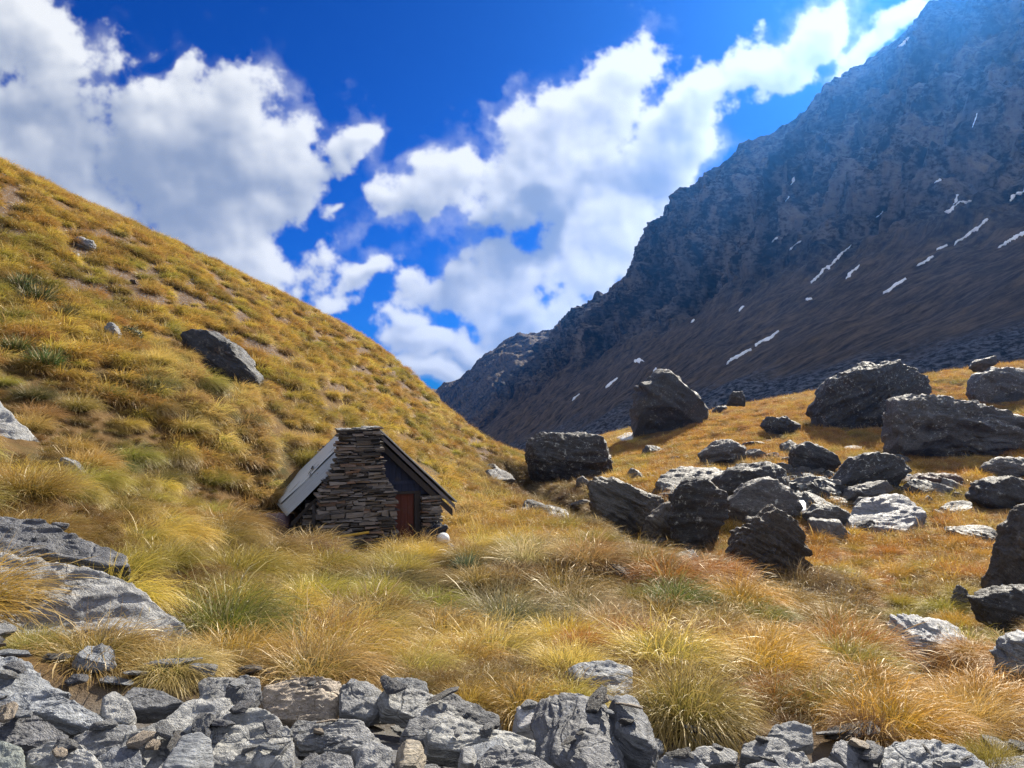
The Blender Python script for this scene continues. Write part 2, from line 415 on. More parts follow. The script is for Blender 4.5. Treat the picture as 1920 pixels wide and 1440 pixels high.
pin = np.maximum(perlin(np.stack([arc.ravel()/7., 0*tl.ravel()+9, 0*tl.ravel()], -1))-.25, 0)
V[:, 2] += np.exp(-((T-1.0)/.025)**2).ravel()*pin*13*sstep(330, 480, arc.ravel())
def mountain_mat():
    m, k = mat('shaded_mountain_rock')
    tc = k.n('ShaderNodeTexCoord'); P = tc.outputs['Object']
    stv = k.at('st', out='Vector'); cl = k.at('cliff')
    n1 = k.noise(P, .05, 6, .6); n2 = k.noise(k.vm('MULTIPLY', P, (1, 1, .55)), .12, 8, .62); lg = k.noise(k.vm('MULTIPLY', stv, (.035, .010, 1)), 1, 6, .6, .6)
    n4 = k.noise(k.vm('MULTIPLY', P, (1, 1, 1.6)), .45, 7, .66)
    stre = k.noise(k.vm('MULTIPLY', stv, (.16, .018, 1)), 1, 6, .65)
    fine = k.noise(k.vm('MULTIPLY', stv, (.42, .13, 1)), 1, 8, .72)
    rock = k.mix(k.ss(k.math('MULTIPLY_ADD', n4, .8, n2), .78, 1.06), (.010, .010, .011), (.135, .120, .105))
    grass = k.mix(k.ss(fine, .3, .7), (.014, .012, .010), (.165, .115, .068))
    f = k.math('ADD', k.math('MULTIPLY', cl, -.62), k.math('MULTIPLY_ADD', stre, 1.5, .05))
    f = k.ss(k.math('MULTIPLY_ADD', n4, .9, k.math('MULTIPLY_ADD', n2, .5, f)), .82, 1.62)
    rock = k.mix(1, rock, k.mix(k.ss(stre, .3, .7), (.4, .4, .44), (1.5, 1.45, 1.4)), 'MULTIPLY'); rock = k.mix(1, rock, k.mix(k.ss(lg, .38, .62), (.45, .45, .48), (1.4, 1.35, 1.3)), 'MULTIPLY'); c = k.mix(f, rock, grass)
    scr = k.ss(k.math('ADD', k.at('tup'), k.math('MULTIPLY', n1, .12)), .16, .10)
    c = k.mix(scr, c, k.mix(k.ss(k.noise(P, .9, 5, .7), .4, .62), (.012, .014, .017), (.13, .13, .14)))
    h = k.math('MULTIPLY_ADD', fine, .4, n2)
    principled(k, c, .95, k.bump(h, .6, 2.5), spec=.1); return m
MTOP = float(V[:, 2].max()); print('MTOP', MTOP)
mm = mesh_np('mountain', V, grid_faces(NS, NT))
attr(mm, 'st', st, 'FLOAT_VECTOR'); attr(mm, 'cliff', cliff); attr(mm, 'tup', T.ravel())
MTNMAT = mountain_mat()
mo = tag(obj('mountain', mm, MTNMAT), kind='structure')
MB = BVHTree.FromPolygons([tuple(v) for v in V], [tuple(f) for f in grid_faces(NS, NT).tolist()])

FH = [((1120,700,1000),(1090,640,1150),(1060,622,1400)),
      ((1000,740,950),(1000,668,1100),(1020,634,1350)),
      ((940,760,950),(960,672,1100),(960,645,1300)),
      ((880,775,1000),(905,715,1100),(915,680,1250)),
      ((840,780,1050),(860,745,1100),(870,716,1220)),
      ((800,790,1100),(825,770,1150),(822,743,1250)),
      ((760,790,1150),(780,780,1200),(780,760,1300))]
cols = np.array([[at(*p) for p in r] for r in FH]); low = cols[:, 0]+np.array([-60, -60, -60.]); back = cols[:, 2]+np.array([150, 300, 10.])
cols = np.concatenate([low[:, None], cols, back[:, None]], 1)
cols = cols*.62
G2, t2 = loft(cols, [-.3, 0, .5, 1, 1.4], 260, 160)
p = G2.reshape(-1, 3); T2 = np.broadcast_to(t2, (260, 160)).ravel()
V2 = p.copy(); V2[:, 2] += ridged(p/90., 5, .55)*7+fbm(p/18., 4)*3
V2[:, 1] += ridged(p[:, [0, 2, 1]]/40., 4)*12
fm = mesh_np('far_hill', V2, grid_faces(260, 160))
attr(fm, 'st', p*np.array([1, 1, 1]), 'FLOAT_VECTOR'); attr(fm, 'cliff', (.45*np.exp(-((T2-.75)/.25)**2))); attr(fm, 'tup', 0*T2+.5)
tag(obj('far_hill', fm, MTNMAT), kind='structure')
# a low blue range closing the valley
xs = np.linspace(-900, 900, 400); ys = np.linspace(0, 1, 24)
XX, YY = np.meshgrid(xs, ys, indexing='ij')
hh = 6+ridged(np.stack([xs/160., 0*xs, 0*xs], -1), 5)*10
ZZ = -60+(hh[:, None]+60)*(1-np.abs(YY*2-1)**1.3); Y3 = 2100+YY*300+fbm(np.stack([XX.ravel()/60, YY.ravel()*4, 0*XX.ravel()], -1), 4).reshape(XX.shape)*25
tag(obj('distant_range', mesh_np('distant_range', np.stack([XX, Y3, ZZ], -1).reshape(-1, 3), grid_faces(400, 24)), MTNMAT), kind='structure')

# ------------------------------------------------------------------ snow
def snow_mat(nm='old_snow', a=(.90, .92, .94), b=(.97, .97, .97)):
    m, k = mat(nm); tc = k.n('ShaderNodeTexCoord')
    n = k.noise(tc.outputs['Object'], 3, 5)
    principled(k, k.mix(n, a, b), .6, k.bump(n, .5, .1)); return m
SNOW = snow_mat(); SNOW2 = snow_mat('shade_grey_snow', (.42, .46, .50), (.60, .63, .66))  # valley snow greyed in colour to stand for the shade on it
def cast(u, v):
    d = Vector(((u-CU)/F, 1, -(v-CV)/F)).normalized()
    return MB.ray_cast(Vector((0, 0, 0)), d, 3000)
def snow_streak(pts, wpx, label, seed):
    rng = np.random.RandomState(seed)
    P = np.array(pts, float); L = np.concatenate([[0], np.cumsum(np.hypot(*np.diff(P, axis=0).T))])
    n = max(7, int(L[-1]/2.2)); m = 5
    s = np.linspace(0, L[-1], n); C0 = np.stack([np.interp(s, L, P[:, 0]), np.interp(s, L, P[:, 1])], -1)
    tg = np.gradient(C0, axis=0); tg /= np.linalg.norm(tg, axis=1)[:, None]; nn = np.stack([-tg[:, 1], tg[:, 0]], -1)
    wn = fbm(np.stack([s/7., 0*s+seed*3.1, 0*s], -1), 3)
    wv = 1.0*wpx*np.clip(.42+1.2*wn, .06, 1.5)*np.sqrt(np.clip(1-np.abs(np.linspace(-1, 1, n))**4, .02, 1))
    off = perlin(np.stack([s/22., 0*s+seed, 0*s+5], -1))*wpx*.7
    rows = []
    for i in range(n):
        for j in range(m):
            f = (j/(m-1)-.5)
            u, v = C0[i]+nn[i]*(f*wv[i]+off[i])
            h, nrm, _, _ = cast(u, v)
            if h is None: return None
            if nrm.dot(h) > 0: nrm = -nrm
            lift = .5 if 0 < j < m-1 and 0 < i < n-1 else -.25
            rows.append(h+nrm*lift)
    Vn = np.array(rows); md = np.median(Vn[:, 1])
    c = Vn.mean(0)
    me = mesh_np('snow_patch', Vn-c, grid_faces(n, m))
    return tag(obj('snow_patch', me, SNOW, loc=c), label, 'snow patch', 'old snow patches on the dark mountain')
ST = [([(1520,532),(1545,508),(1570,485),(1596,458)], 7, 'long broken snow streak on the middle of the dark mountain slope'),
      ([(1585,524),(1612,496)], 6, 'short slanting snow streak just right of the long broken streak'),
      ([(1655,552),(1690,530),(1700,522)], 5, 'lower snow streak in the long gully on the right of the slope'),
      ([(1718,500),(1752,482)], 6, 'snow streak midway up the long gully on the right of the slope'),
      ([(1755,470),(1778,460)], 4, 'small snow sliver in the long gully above the middle streak'),
      ([(1788,462),(1815,440),(1855,412)], 7, 'upper snow streak, longest in the gully on the right of the slope'),
      ([(1770,398),(1795,385),(1822,375)], 10, 'wide forked snow patch above the long gully'),
      ([(1786,384),(1796,364)], 12, 'snow patch standing upright above the wide forked patch'),
      ([(1893,378),(1925,348)], 11, 'broad snow patch at the right edge of the photo below the bright haze'),
      ([(1870,466),(1930,430)], 10, 'long snow patch at the right edge of the photo, lower of two'),
      ([(1188,678),(1200,674),(1208,678)], 10, 'bright white snow patch low on the slope above the pointed monolith'),
      ([(1362,684),(1385,668),(1410,655)], 4, 'thin snow streak on the grassy lower slope right of the monolith'),
      ([(1415,650),(1462,622)], 4, 'thin snow streak in the line above the lower slope, nearest the gully top'),
      ([(1482,348),(1490,331)], 6, 'small snow patch high on the cliff at mid slope'),
      ([(1473,378),(1478,366)], 5, 'tiny snow patch just under the small patch high on the cliff'),
      ([(1447,455),(1460,446)], 5, 'small snow fleck left of the cliff foot'),
      ([(1480,470),(1502,450)], 4, 'snow fleck under the cliffs, between two small flecks and the long streak'),
      ([(1683,88),(1706,70)], 8, 'highest snow patch, close under the ridge line'),
      ([(1510,563),(1524,560)], 5, 'small snow fleck below the long broken streak'),
      ([(1225,700),(1234,692)], 5, 'snow fleck below the bright white patch'),
      ([(1296,605),(1304,600)], 4, 'snow fleck at the foot of the dark cliff in mid slope'),
      ([(1385,585),(1398,574)], 4, 'snow fleck in the brown scree under the cliff'),
      ([(1135,728),(1160,708)], 4, 'thin snow streak far down the valley side'),
      ([(1072,752),(1088,738)], 3, 'faint snow streak farthest down the valley side'),
      ([(1642,408),(1655,395)], 5, 'pair of snow flecks on the smooth upper slope'),
      ([(1823,240),(1832,212)], 5, 'snow flecks high in the bright haze on the right'),
      ([(1752,342),(1766,336)], 7, 'snow fleck above the upright patch, alone on the slope')]
for i, (pts, wd, lab) in enumerate(ST): snow_streak(pts, wd, lab, i+1)
# ------------------------------------------------------------------ rocks
def rock_mat():
    m, k = mat('schist')
    sp = k.at('sp', out='Vector'); tint = k.at('tint', 'INSTANCER', 'Color')
    lich = k.at('lichen', 'INSTANCER')
    oi = k.n('ShaderNodeObjectInfo'); off = k.vm('SCALE', (37.1, 11.7, 23.3), scale=oi.outputs['Random'])
    P = k.vm('ADD', sp, off)
    wv = k.vm('SUBTRACT', k.noise(P, 2.2, 3, .5, out='Color'), (.5, .5, .5))
    Pw = k.vm('ADD', P, k.vm('SCALE', wv, scale=.22))
    A = k.noise(k.vm('MULTIPLY', Pw, (.45, 1.7, 9)), 3.2, 7, .66)          # foliation
    A2 = k.noise(k.vm('MULTIPLY', Pw, (.35, 1.6, 6)), 14, 5, .7)
    B = k.noise(P, 1.3, 5, .6); Cc = k.noise(P, 9, 6, .68); Dd = k.noise(P, 55, 3, .6)
    tone = k.math('MULTIPLY_ADD', k.math('SUBTRACT', A, .5), 1.7, .5)
    tone = k.math('MULTIPLY_ADD', k.math('SUBTRACT', Cc, .5), .9, tone)
    tone = k.math('MULTIPLY_ADD', k.math('SUBTRACT', A2, .5), .8, tone, clamp=True)
    c = k.mix(tone, (.26, .27, .30), (1.5, 1.47, 1.42))
    c = k.mix(1.0, c, tint, 'MULTIPLY')
    rust = k.math('MULTIPLY', k.ss(B, .56, .74), k.ss(Cc, .42, .62))
    c = k.mix(k.math('MULTIPLY', rust, .55), c, (.24, .15, .085))
    vein = k.math('MULTIPLY', k.ss(A2, .60, .70), k.ss(A, .55, .66))
    c = k.mix(k.math('MULTIPLY', vein, .7), c, (.50, .49, .46))
    spot = k.math('MULTIPLY', k.ss(k.noise(P, 5, 6, .78), .54, .64), k.math('MULTIPLY', k.ss(Cc, .35, .55), k.ss(B, .42, .58, .12, 1)))
    c = k.mix(k.math('MULTIPLY', spot, lich), c, (.58, .60, .54))
    crk = k.voro(k.vm('MULTIPLY', Pw, (1, 1, 2.2)), 2.1, 'DISTANCE_TO_EDGE'); ck = k.math('MAXIMUM', k.ss(crk, .0, .03), k.ss(B, .40, .52))
    h = k.math('MULTIPLY_ADD', A, 1.4, k.math('MULTIPLY', Cc, .8)); h = k.math('MULTIPLY_ADD', A2, .55, h); h = k.math('MULTIPLY_ADD', Dd, .22, h); h = k.math('MULTIPLY_ADD', ck, .55, h)
    principled(k, c, k.ss(A, .3, .7, .5, .85), k.bump(h, .9, .05), spec=.35); return m
ROCK = rock_mat()
_ico = {}
def ico(l):
    if l not in _ico:
        bm = bmesh.new(); bmesh.ops.create_icosphere(bm, subdivisions=l, radius=1)
        V = np.array([v.co[:] for v in bm.verts]); Fq = np.array([[v.index for v in f.verts] for f in bm.faces]); bm.free()
        _ico[l] = (V/np.linalg.norm(V, axis=1)[:, None], Fq)
    return _ico[l]
def poly_radius(poly, c, th):
    """distance from c to the outline in each direction"""
    P = np.asarray(poly, float)-c; Q = np.roll(P, -1, 0); out = np.zeros(len(th))
    dx, dy = np.cos(th), np.sin(th)
    for a, b in zip(P, Q):
        e = b-a; den = dx*e[1]-dy*e[0]; den = np.where(np.abs(den) < 1e-9, 1e-9, den)
        t = (a[0]*e[1]-a[1]*e[0])/den; s = (a[0]*dy-a[1]*dx)/den
        out = np.where((t > 0) & (s >= -1e-6) & (s <= 1+1e-6), np.maximum(out, t), out)
    med = np.median(out[out > 0]); return np.where(out <= 0, med, out)
def poly_center(P):
    P = np.asarray(P, float); Q = np.roll(P, -1, 0); cr = P[:, 0]*Q[:, 1]-Q[:, 0]*P[:, 1]
    return ((P+Q)*cr[:, None]).sum(0)/(3*cr.sum())
def rock_mesh(name, rad, seed, level=5, e=3.2, cuts=14, lay=None, laythick=.07, rough=1.0, poly=None, cap=0, slab=0):
    rough *= 1.5
    """schist block; rad = half sizes; poly = outline in the x-z plane (metres, centred) replacing rad x and z"""
    rng = np.random.RandomState(seed); D, Fq = ico(level)
    if lay is None:
        lay = np.array([rng.normal()*.25, rng.normal()*.25, 1.0])
    L = np.asarray(lay, float); L /= np.linalg.norm(L)
    rx, ry, rz = rad
    if poly is not None:
        th = np.arctan2(D[:, 2], D[:, 0]); r = poly_radius(poly, np.zeros(2), th)
        rho = np.hypot(D[:, 0], D[:, 2]); kk = (rho**e+np.abs(D[:, 1])**e)**(-1/e)
        p = np.stack([np.cos(th)*r*rho*kk, ry*D[:, 1]*kk, np.sin(th)*r*rho*kk], -1)
        rx = np.ptp(p[:, 0])/2; rz = np.ptp(p[:, 2])/2
        S = (rx*rz)**.5; sc_ = np.array([rx, ry, rz])
        for _ in range(6 if slab == 1 else 3 if slab == 3 else cuts):
            n = rng.normal(size=3); n[1] = -abs(n[1])-.75 if rng.rand() < .7 else abs(n[1])+.7; n /= np.linalg.norm(n)
            h = (p/sc_)@n; d = rng.uniform(*((.82, .98) if slab in (1, 3) else (.66, .95) if slab else (.55, .9)))
            ov = np.maximum(h-d, 0); p = p-(ov[:, None]*n)*sc_*np.array([.35, 1, .35])
    else:
        kk = (np.abs(D)**e).sum(1)**(-1/e); q = D*kk[:, None]
        for _ in range(cuts):
            n = rng.normal(size=3); n /= np.linalg.norm(n); h = q@n; d = rng.uniform(.52, .95)
            q = q-np.maximum(h-d, 0)[:, None]*n
        sc_ = np.array([rx, ry, rz]); p = q*sc_; S = (rx*ry*rz)**(1/3)
    if poly is not None and cap:
        xs_ = np.linspace(poly[:, 0].min(), poly[:, 0].max(), 80); zt = np.full(80, -1e9)
        for a, b in zip(poly, np.roll(poly, -1, 0)):
            lo, hi = sorted((a[0], b[0])); m_ = (xs_ >= lo-1e-9) & (xs_ <= hi+1e-9)
            if hi-lo > 1e-9: zt[m_] = np.maximum(zt[m_], a[1]+(b[1]-a[1])*(xs_[m_]-a[0])/(b[0]-a[0]))
        top = np.interp(p[:, 0], xs_, zt)-.02*S; top = .55*top+.45*np.minimum(top, np.interp(p[:, 0], xs_, np.convolve(np.pad(zt, 12, mode='edge'), np.ones(25)/25, 'valid'))+.02*S)
        zc = top-cap*(ry*.75-p[:, 1]); p[:, 2] = np.where(p[:, 2] > zc, zc+.12*(p[:, 2]-zc), p[:, 2])
    nrm = p/sc_**2*np.array([1, 1, 1]); nrm = nrm/np.maximum(np.linalg.norm(nrm, axis=1), 1e-9)[:, None]
    o = rng.uniform(0, 50, 3)
    q = p/S
    disp = fbm(q*1.3+o, 3)*(.018 if slab == 1 else .012 if slab == 3 else .03 if slab else .05)*S
    # strata: plates that step in and out where the face cuts across the foliation
    side = np.clip(1-np.abs(nrm@L), 0, 1)
    wob = fbm(q*1.1+o+7, 3)*.10*S
    for th_, amp in ((laythick*S*2.2, .10), (laythick*S*.75, .045)):
        h = (p@L+wob)/th_; i = np.floor(h); f = h-i
        a = hash1(i, seed)-.5; b = hash1(i+1, seed)-.5
        m_ = perlin(np.stack([q[:, 0]*2+i*.37, q[:, 1]*2, q[:, 2]*.6+i], -1)+o)
        val = a+(b-a)*sstep(.8, 1., f)+m_*.8
        disp += (val*amp*S-.05*amp*8*S*(f > .86)*.3)*side*rough
    if slab in (1, 3): q = q*np.array([.5, 1, 1.5])
    disp += ridged(q*2.6+o+3, 4, .55)*.022*S*rough+fbm(q*9+o+5, 3, .6)*.018*S+ridged(q*6+o+9, 3, .6)*.010*S*rough
    # plates stepping on the flat faces
    t_ = fbm(q*np.array([1.6, 1.6, 1.6])+o+11, 3)*(2.2 if slab in (1, 3) else 3.2)+(q[:, 0]*.8 if slab == 3 else 0); disp += (np.floor(t_)+sstep(.86, 1, t_-np.floor(t_)))*(.040 if slab in (1, 3) else .026)*S*(1-side)*rough
    V = p+nrm*disp[:, None]
    me = mesh_np(name, V, Fq)
    a1 = np.cross(L, [0, 1, 0.01]); a1 /= np.linalg.norm(a1); a2 = np.cross(L, a1)
    attr(me, 'sp', np.stack([V@a1, V@a2, V@L], -1), 'FLOAT_VECTOR')
    return me
def plate(outline, d, n, t, seed, level, name):
    """a schist slab: the outline in the photo is its upper face, lying in a tilted plane through the slab's middle"""
    P = np.array(outline, float); c = poly_center(P); n = np.array(n, float); n[1] = min(n[1], -.22); n /= np.linalg.norm(n)
    p0 = at(c[0], c[1], d); W = []
    for u, v in P:
        r = np.array([(u-CU)/F, 1, -(v-CV)/F]); W.append(r*(p0@n)/(r@n))
    W = np.array(W); b = np.array([0, 0, 1.])-n*n[2]; b /= np.linalg.norm(b); a = np.cross(b, n); a = a if a[0] > 0 else -a
    poly = np.stack([(W-p0)@a, (W-p0)@b], -1); cc = poly_center(poly); poly -= cc
    S = math.sqrt(np.ptp(poly[:, 0])*np.ptp(poly[:, 1])); th = max(t*S, .05)
    me = rock_mesh(name, (1, th, 1), seed, level, e=9, lay=(.06, 1, .05), laythick=.055, rough=.62, poly=poly, slab=3)
    V = np.zeros(len(me.vertices)*3, np.float32); me.vertices.foreach_get('co', V); V = V.reshape(-1, 3)
    V = V[:, :1]*a+V[:, 2:]*b-(V[:, 1:2]+th)*n
    me.vertices.foreach_set('co', V.astype(np.float32).ravel()); me.update()
    return me, p0+a*cc[0]+b*cc[1]
def level_for(px): return 6 if px > 75 else 5 if px > 22 else 4
PALE, GREY, DARK, BLACK, BLUE, TAN = (.37, .375, .37), (.25, .256, .262), (.125, .12, .115), (.062, .059, .056), (.28, .30, .325), (.46, .385, .30)
HEROES = []
def hero(outline, label, thick=1.0, tint=GREY, lay=(0, 0, 1), base=None, d=None, name='rock', cat='rock', lichen=.0, e=3.2, laythick=.07, rough=1.0, tilt=0, group=None, cap=0, slab=0):
    """a rock given by its outline in the photo: it stands where its foot meets the ground"""
    P = np.array(outline, float); i = len(HEROES); c = poly_center(P)
    if base is None:
        b = P[P[:, 1].argmax()]; base = (min(max(c[0]*.6+b[0]*.4, P[:, 0].min()), P[:, 0].max()), b[1])
    if d is None:
        g = pick([base[0]], [base[1]-3])[0]
        d = g[1] if not np.isnan(g[1]) else 40.
    w = np.ptp(P[:, 0])/F*d; h = np.ptp(P[:, 1])/F*d
    if slab == 4:
        n = lay if len(lay) == 3 else (0, -.3, 1)
        me, loc = plate(P, d, n, .13*thick, 100+i*7, level_for(max(np.ptp(P[:, 0]), np.ptp(P[:, 1]))*.53), name)
        o = obj(name, me, ROCK, loc=loc); HEROES.append((o, P, d)); tag(o, label, cat, group, tint=tint); o['lichen'] = float(lichen); return o
    ry = thick*.5*min(w, max(h*1.4, w*.5))*(1.5 if slab == 1 else 1)
    if slab: e = max(e, 5.5 if slab == 1 else 4.2)
    dc = d+ry*.55
    poly = np.stack([(P[:, 0]-c[0])/F*dc, -(P[:, 1]-c[1])/F*dc], -1)
    # sink the foot into the ground
    lowm = poly[:, 1] < poly[:, 1].min()+.35*np.ptp(poly[:, 1]); poly[lowm, 1] -= .12*np.ptp(poly[:, 1])+.05
    me = rock_mesh(name, (1, ry, 1), 100+i*7, level_for(max(np.ptp(P[:, 0]), np.ptp(P[:, 1]))*.53), poly=poly, lay=lay, e=e, laythick=laythick, rough=rough, cap=cap, slab=slab)
    o = obj(name, me, ROCK, loc=at(c[0], c[1], dc)); HEROES.append((o, P, d))
    tag(o, label, cat, group, tint=tint); o['lichen'] = float(max(lichen, .22))
    return o
BO = dict(name='boulder', cat='boulder', slab=2)
# --- the boulder field on the right
hero([(985,830),(1010,818),(1070,812),(1125,820),(1140,850),(1148,885),(1110,893),(1060,900),(1005,905),(990,870)], 'black flat-topped boulder with grass on its top, standing alone where the spur meets the valley', .9, BLACK, (.1,0,1), lichen=.9, **BO)
hero([(1190,828),(1192,745),(1215,715),(1235,700),(1250,696),(1262,710),(1290,735),(1322,760),(1327,780),(1290,797),(1240,817)], 'tall pointed black monolith under the dark mountain', .8, BLACK, (.6,.1,.8), base=(1240,815), lichen=.35, **BO)
hero([(1536,790),(1540,745),(1565,715),(1600,695),(1660,683),(1715,685),(1735,705),(1730,740),(1700,775),(1640,795),(1580,806)], 'large rounded dark boulder high on the grassy slope', .9, BLACK, (-.5,.1,.8), lichen=.9, **BO)
hero([(1670,838),(1682,770),(1690,752),(1720,750),(1800,758),(1870,768),(1925,785),(1960,800),(1950,825),(1880,830),(1800,842),(1720,860),(1690,855)], 'broad layered dark slab boulder in front of the rounded one', .9, DARK, (.18,.1,1), lichen=1, laythick=.05, rough=1.4, **BO)
hero([(1815,735),(1825,712),(1860,690),(1900,692),(1950,705),(1950,735),(1900,742),(1870,758),(1820,758)], 'dark boulder with a white streak at the right edge, above the layered slab', .9, DARK, (.3,.1,1), lichen=1, **BO)
hero([(1810,690),(1830,676),(1868,668),(1868,680),(1840,692)], 'small flat dark rock on the skyline of the grassy slope', .9, DARK, (.1,0,1), name='rock', cat='rock')
hero([(1560,902),(1600,862),(1640,850),(1682,860),(1692,880),(1660,905),(1600,925)], 'humped dark rock covered in lichen, left below the layered slab', .9, BLACK, (-.3,.1,1), lichen=1, **BO)
hero([(1483,868),(1490,838),(1515,832),(1545,842),(1568,862),(1560,885),(1500,892)], 'dark wedge boulder with a sharp crest on the golden slope', .9, BLACK, (.3,.1,1), lichen=.5, **BO)
hero([(1430,800),(1438,782),(1470,783),(1500,795),(1497,812),(1450,817)], 'small dark boulder left of the large rounded one', .9, BLACK, (.3,0,1), lichen=.7, **BO)
hero([(1310,852),(1345,830),(1370,826),(1395,840),(1390,865),(1350,873),(1320,868)], 'dark rock at the top of the boulder pile', .9, DARK, (-.2,0,1), lichen=1, **BO)
hero([(1340,908),(1370,885),(1430,868),(1472,883),(1478,920),(1450,950),(1400,945),(1360,930)], 'dark rock in the middle of the boulder pile beside two lower ones', 1, BLACK, (-.2,0,1), lichen=.9, **BO)
hero([(1230,902),(1250,880),(1300,865),(1340,870),(1375,885),(1370,905),(1320,917),(1260,917)], 'thin dark layered slab capping the boulder pile', 1, DARK, (0.1, -0.25, 0.95), lichen=.8, name='boulder', cat='boulder', slab=4)
hero([(1103,912),(1112,904),(1150,898),(1182,915),(1215,930),(1246,930),(1245,960),(1228,1000),(1190,1012),(1140,1005),(1118,970)], 'big flat-faced boulder leaning left at the near end of the pile', .8, (.105,.095,.08), (.5,.2,.8), lichen=.25, **BO)
hero([(1198,1012),(1215,975),(1245,945),(1262,938),(1272,965),(1272,1005),(1255,1022),(1225,1020)], 'brown wedge-shaped rock propped between two big dark boulders', .8, (.14,.125,.105), (.6,.2,.8), lichen=.2)
hero([(1262,930),(1280,905),(1320,898),(1355,922),(1362,955),(1347,975),(1342,1005),(1312,1032),(1270,1036),(1262,985)], 'upright lichen-speckled dark boulder right of the brown wedge', .9, BLACK, (.1,.2,1), lichen=1, **BO)
hero([(1365,945),(1400,908),(1450,900),(1482,922),(1492,955),(1468,980),(1420,985),(1380,970)], 'rounded dark boulder above the white snow patch', .9, DARK, (.1,.1,1), lichen=.9, **BO)
hero([(1352,1045),(1390,1005),(1430,965),(1450,948),(1470,968),(1500,1000),(1507,1035),(1480,1075),(1430,1090),(1380,1078)], 'pointed dark brown boulder standing in the gully below the snow patch', .8, (.085,.07,.055), (.5,.2,.8), lichen=.15, **BO)
hero([(1590,958),(1620,930),(1680,923),(1722,945),(1737,965),(1700,990),(1640,980),(1600,980)], 'pale grey platy slab lying in the grass right of the snow patch', 1.2, (.25,.25,.26), (0.1, -0.3, 0.95), lichen=.3, slab=4)
hero([(1512,965),(1530,950),(1565,948),(1592,965),(1596,985),(1560,992),(1520,988)], 'low dark rock directly right of the snow patch', 1, DARK, (.1,0,1), lichen=.4)
hero([(1565,940),(1600,915),(1660,905),(1680,918),(1620,932),(1590,950)], 'flat dark rock just above the pale platy slab', 1, DARK, (.1,0,1), lichen=.4)
hero([(1862,1090),(1875,1030),(1895,985),(1925,950),(1985,955),(1985,1110),(1930,1125),(1882,1118)], 'tall dark boulder cut off by the right edge of the photo', .8, (.10,.09,.08), (.8,.1,.6), lichen=.15, **BO)
hero([(1835,1155),(1832,1125),(1870,1108),(1930,1098),(1965,1165),(1900,1182)], 'low dark boulder at the foot of the tall right-edge boulder', .9, BLACK, (.3,.1,1), lichen=.6, **BO)
hero([(1787,1140),(1790,1118),(1800,1098),(1812,1110),(1822,1132),(1815,1142)], 'small dark pointed stone left of the low right-edge boulder', .9, DARK, (.3,.1,1))
hero([(1658,1235),(1675,1182),(1690,1168),(1730,1165),(1760,1172),(1815,1182),(1820,1225),(1817,1268),(1780,1260),(1720,1248)], 'pale grey crinkled block lying in the tussock on the right', 1, (.36,.37,.385), (.2,-.1,1), laythick=.045, rough=1.5, base=(1740,1250), e=3.8, cap=.3)
hero([(1878,1260),(1890,1205),(1930,1188),(1980,1220),(1975,1300),(1900,1290)], 'bluish grey rock at the right edge beside the pale block', 1, BLUE, (.3,0,1))
hero([(1828,935),(1850,905),(1890,893),(1935,905),(1935,955),(1860,960)], 'dark layered boulder at the right edge below the broad slab', 1, BLACK, (.3,0,1), lichen=.5, **BO)
hero([(1080,915),(1082,897),(1092,893),(1104,903),(1102,917)], 'small post-like stone in front of the black flat-topped boulder', .9, DARK, (.2,0,1), lichen=.3)
hero([(1363,757),(1373,735),(1392,734),(1398,757)], 'small dark boulder on the skyline right of the monolith', .9, BLACK, (.1,0,1), lichen=.3)
hero([(1330,772),(1345,762),(1362,762),(1368,776)], 'little dark rock at the right foot of the monolith', .9, BLACK, (.1,0,1), lichen=.3)
hero([(1840,880),(1870,862),(1920,858),(1960,870),(1950,892),(1880,897)], 'flat dark rock under the broad layered slab at the right edge', 1, DARK, (.1,0,1), lichen=.4)
hero([(1690,905),(1720,890),(1790,888),(1812,905),(1780,918),(1710,918)], 'reddish brown mossy rock below the broad layered slab', 1, (.12,.07,.05), (.1,0,1), lichen=.1)
# --- the left hillside
hero([(355,668),(362,625),(400,623),(440,650),(487,690),(486,716),(430,712),(385,695)], 'dark slab boulder resting on the golden hillside', .9, (.045,.048,.054), (.5,0,.85), base=(420,705), lichen=.1, **BO)
hero([(-60,835),(-60,742),(0,752),(30,785),(78,812),(60,828)], 'pale grey slab at the left edge of the hillside', .9, PALE, (0.4, -0.45, 0.8), base=(20,825), slab=4)
hero([(128,462),(150,444),(172,452),(176,466),(150,468)], 'small pale bluish outcrop high on the bare hillside', .9, BLUE, (.4,0,1), base=(150,466))
hero([(128,490),(134,470),(146,474),(146,490)], 'little bluish stone below the small pale outcrop', .9, BLUE, (.4,0,1))
hero([(195,615),(205,602),(218,612),(230,640),(222,645),(205,630)], 'thin grey stone beside the dark green bush on the hillside', .9, GREY, (.4,0,1))
hero([(105,880),(118,858),(140,866),(160,878),(150,886)], 'half-buried grey stone in the golden grass of the left slope', .9, GREY, (.2,-.2,1))
hero([(400,728),(412,720),(428,732),(424,740)], 'little pale stone below the dark slab boulder', .9, PALE, (.2,0,1))
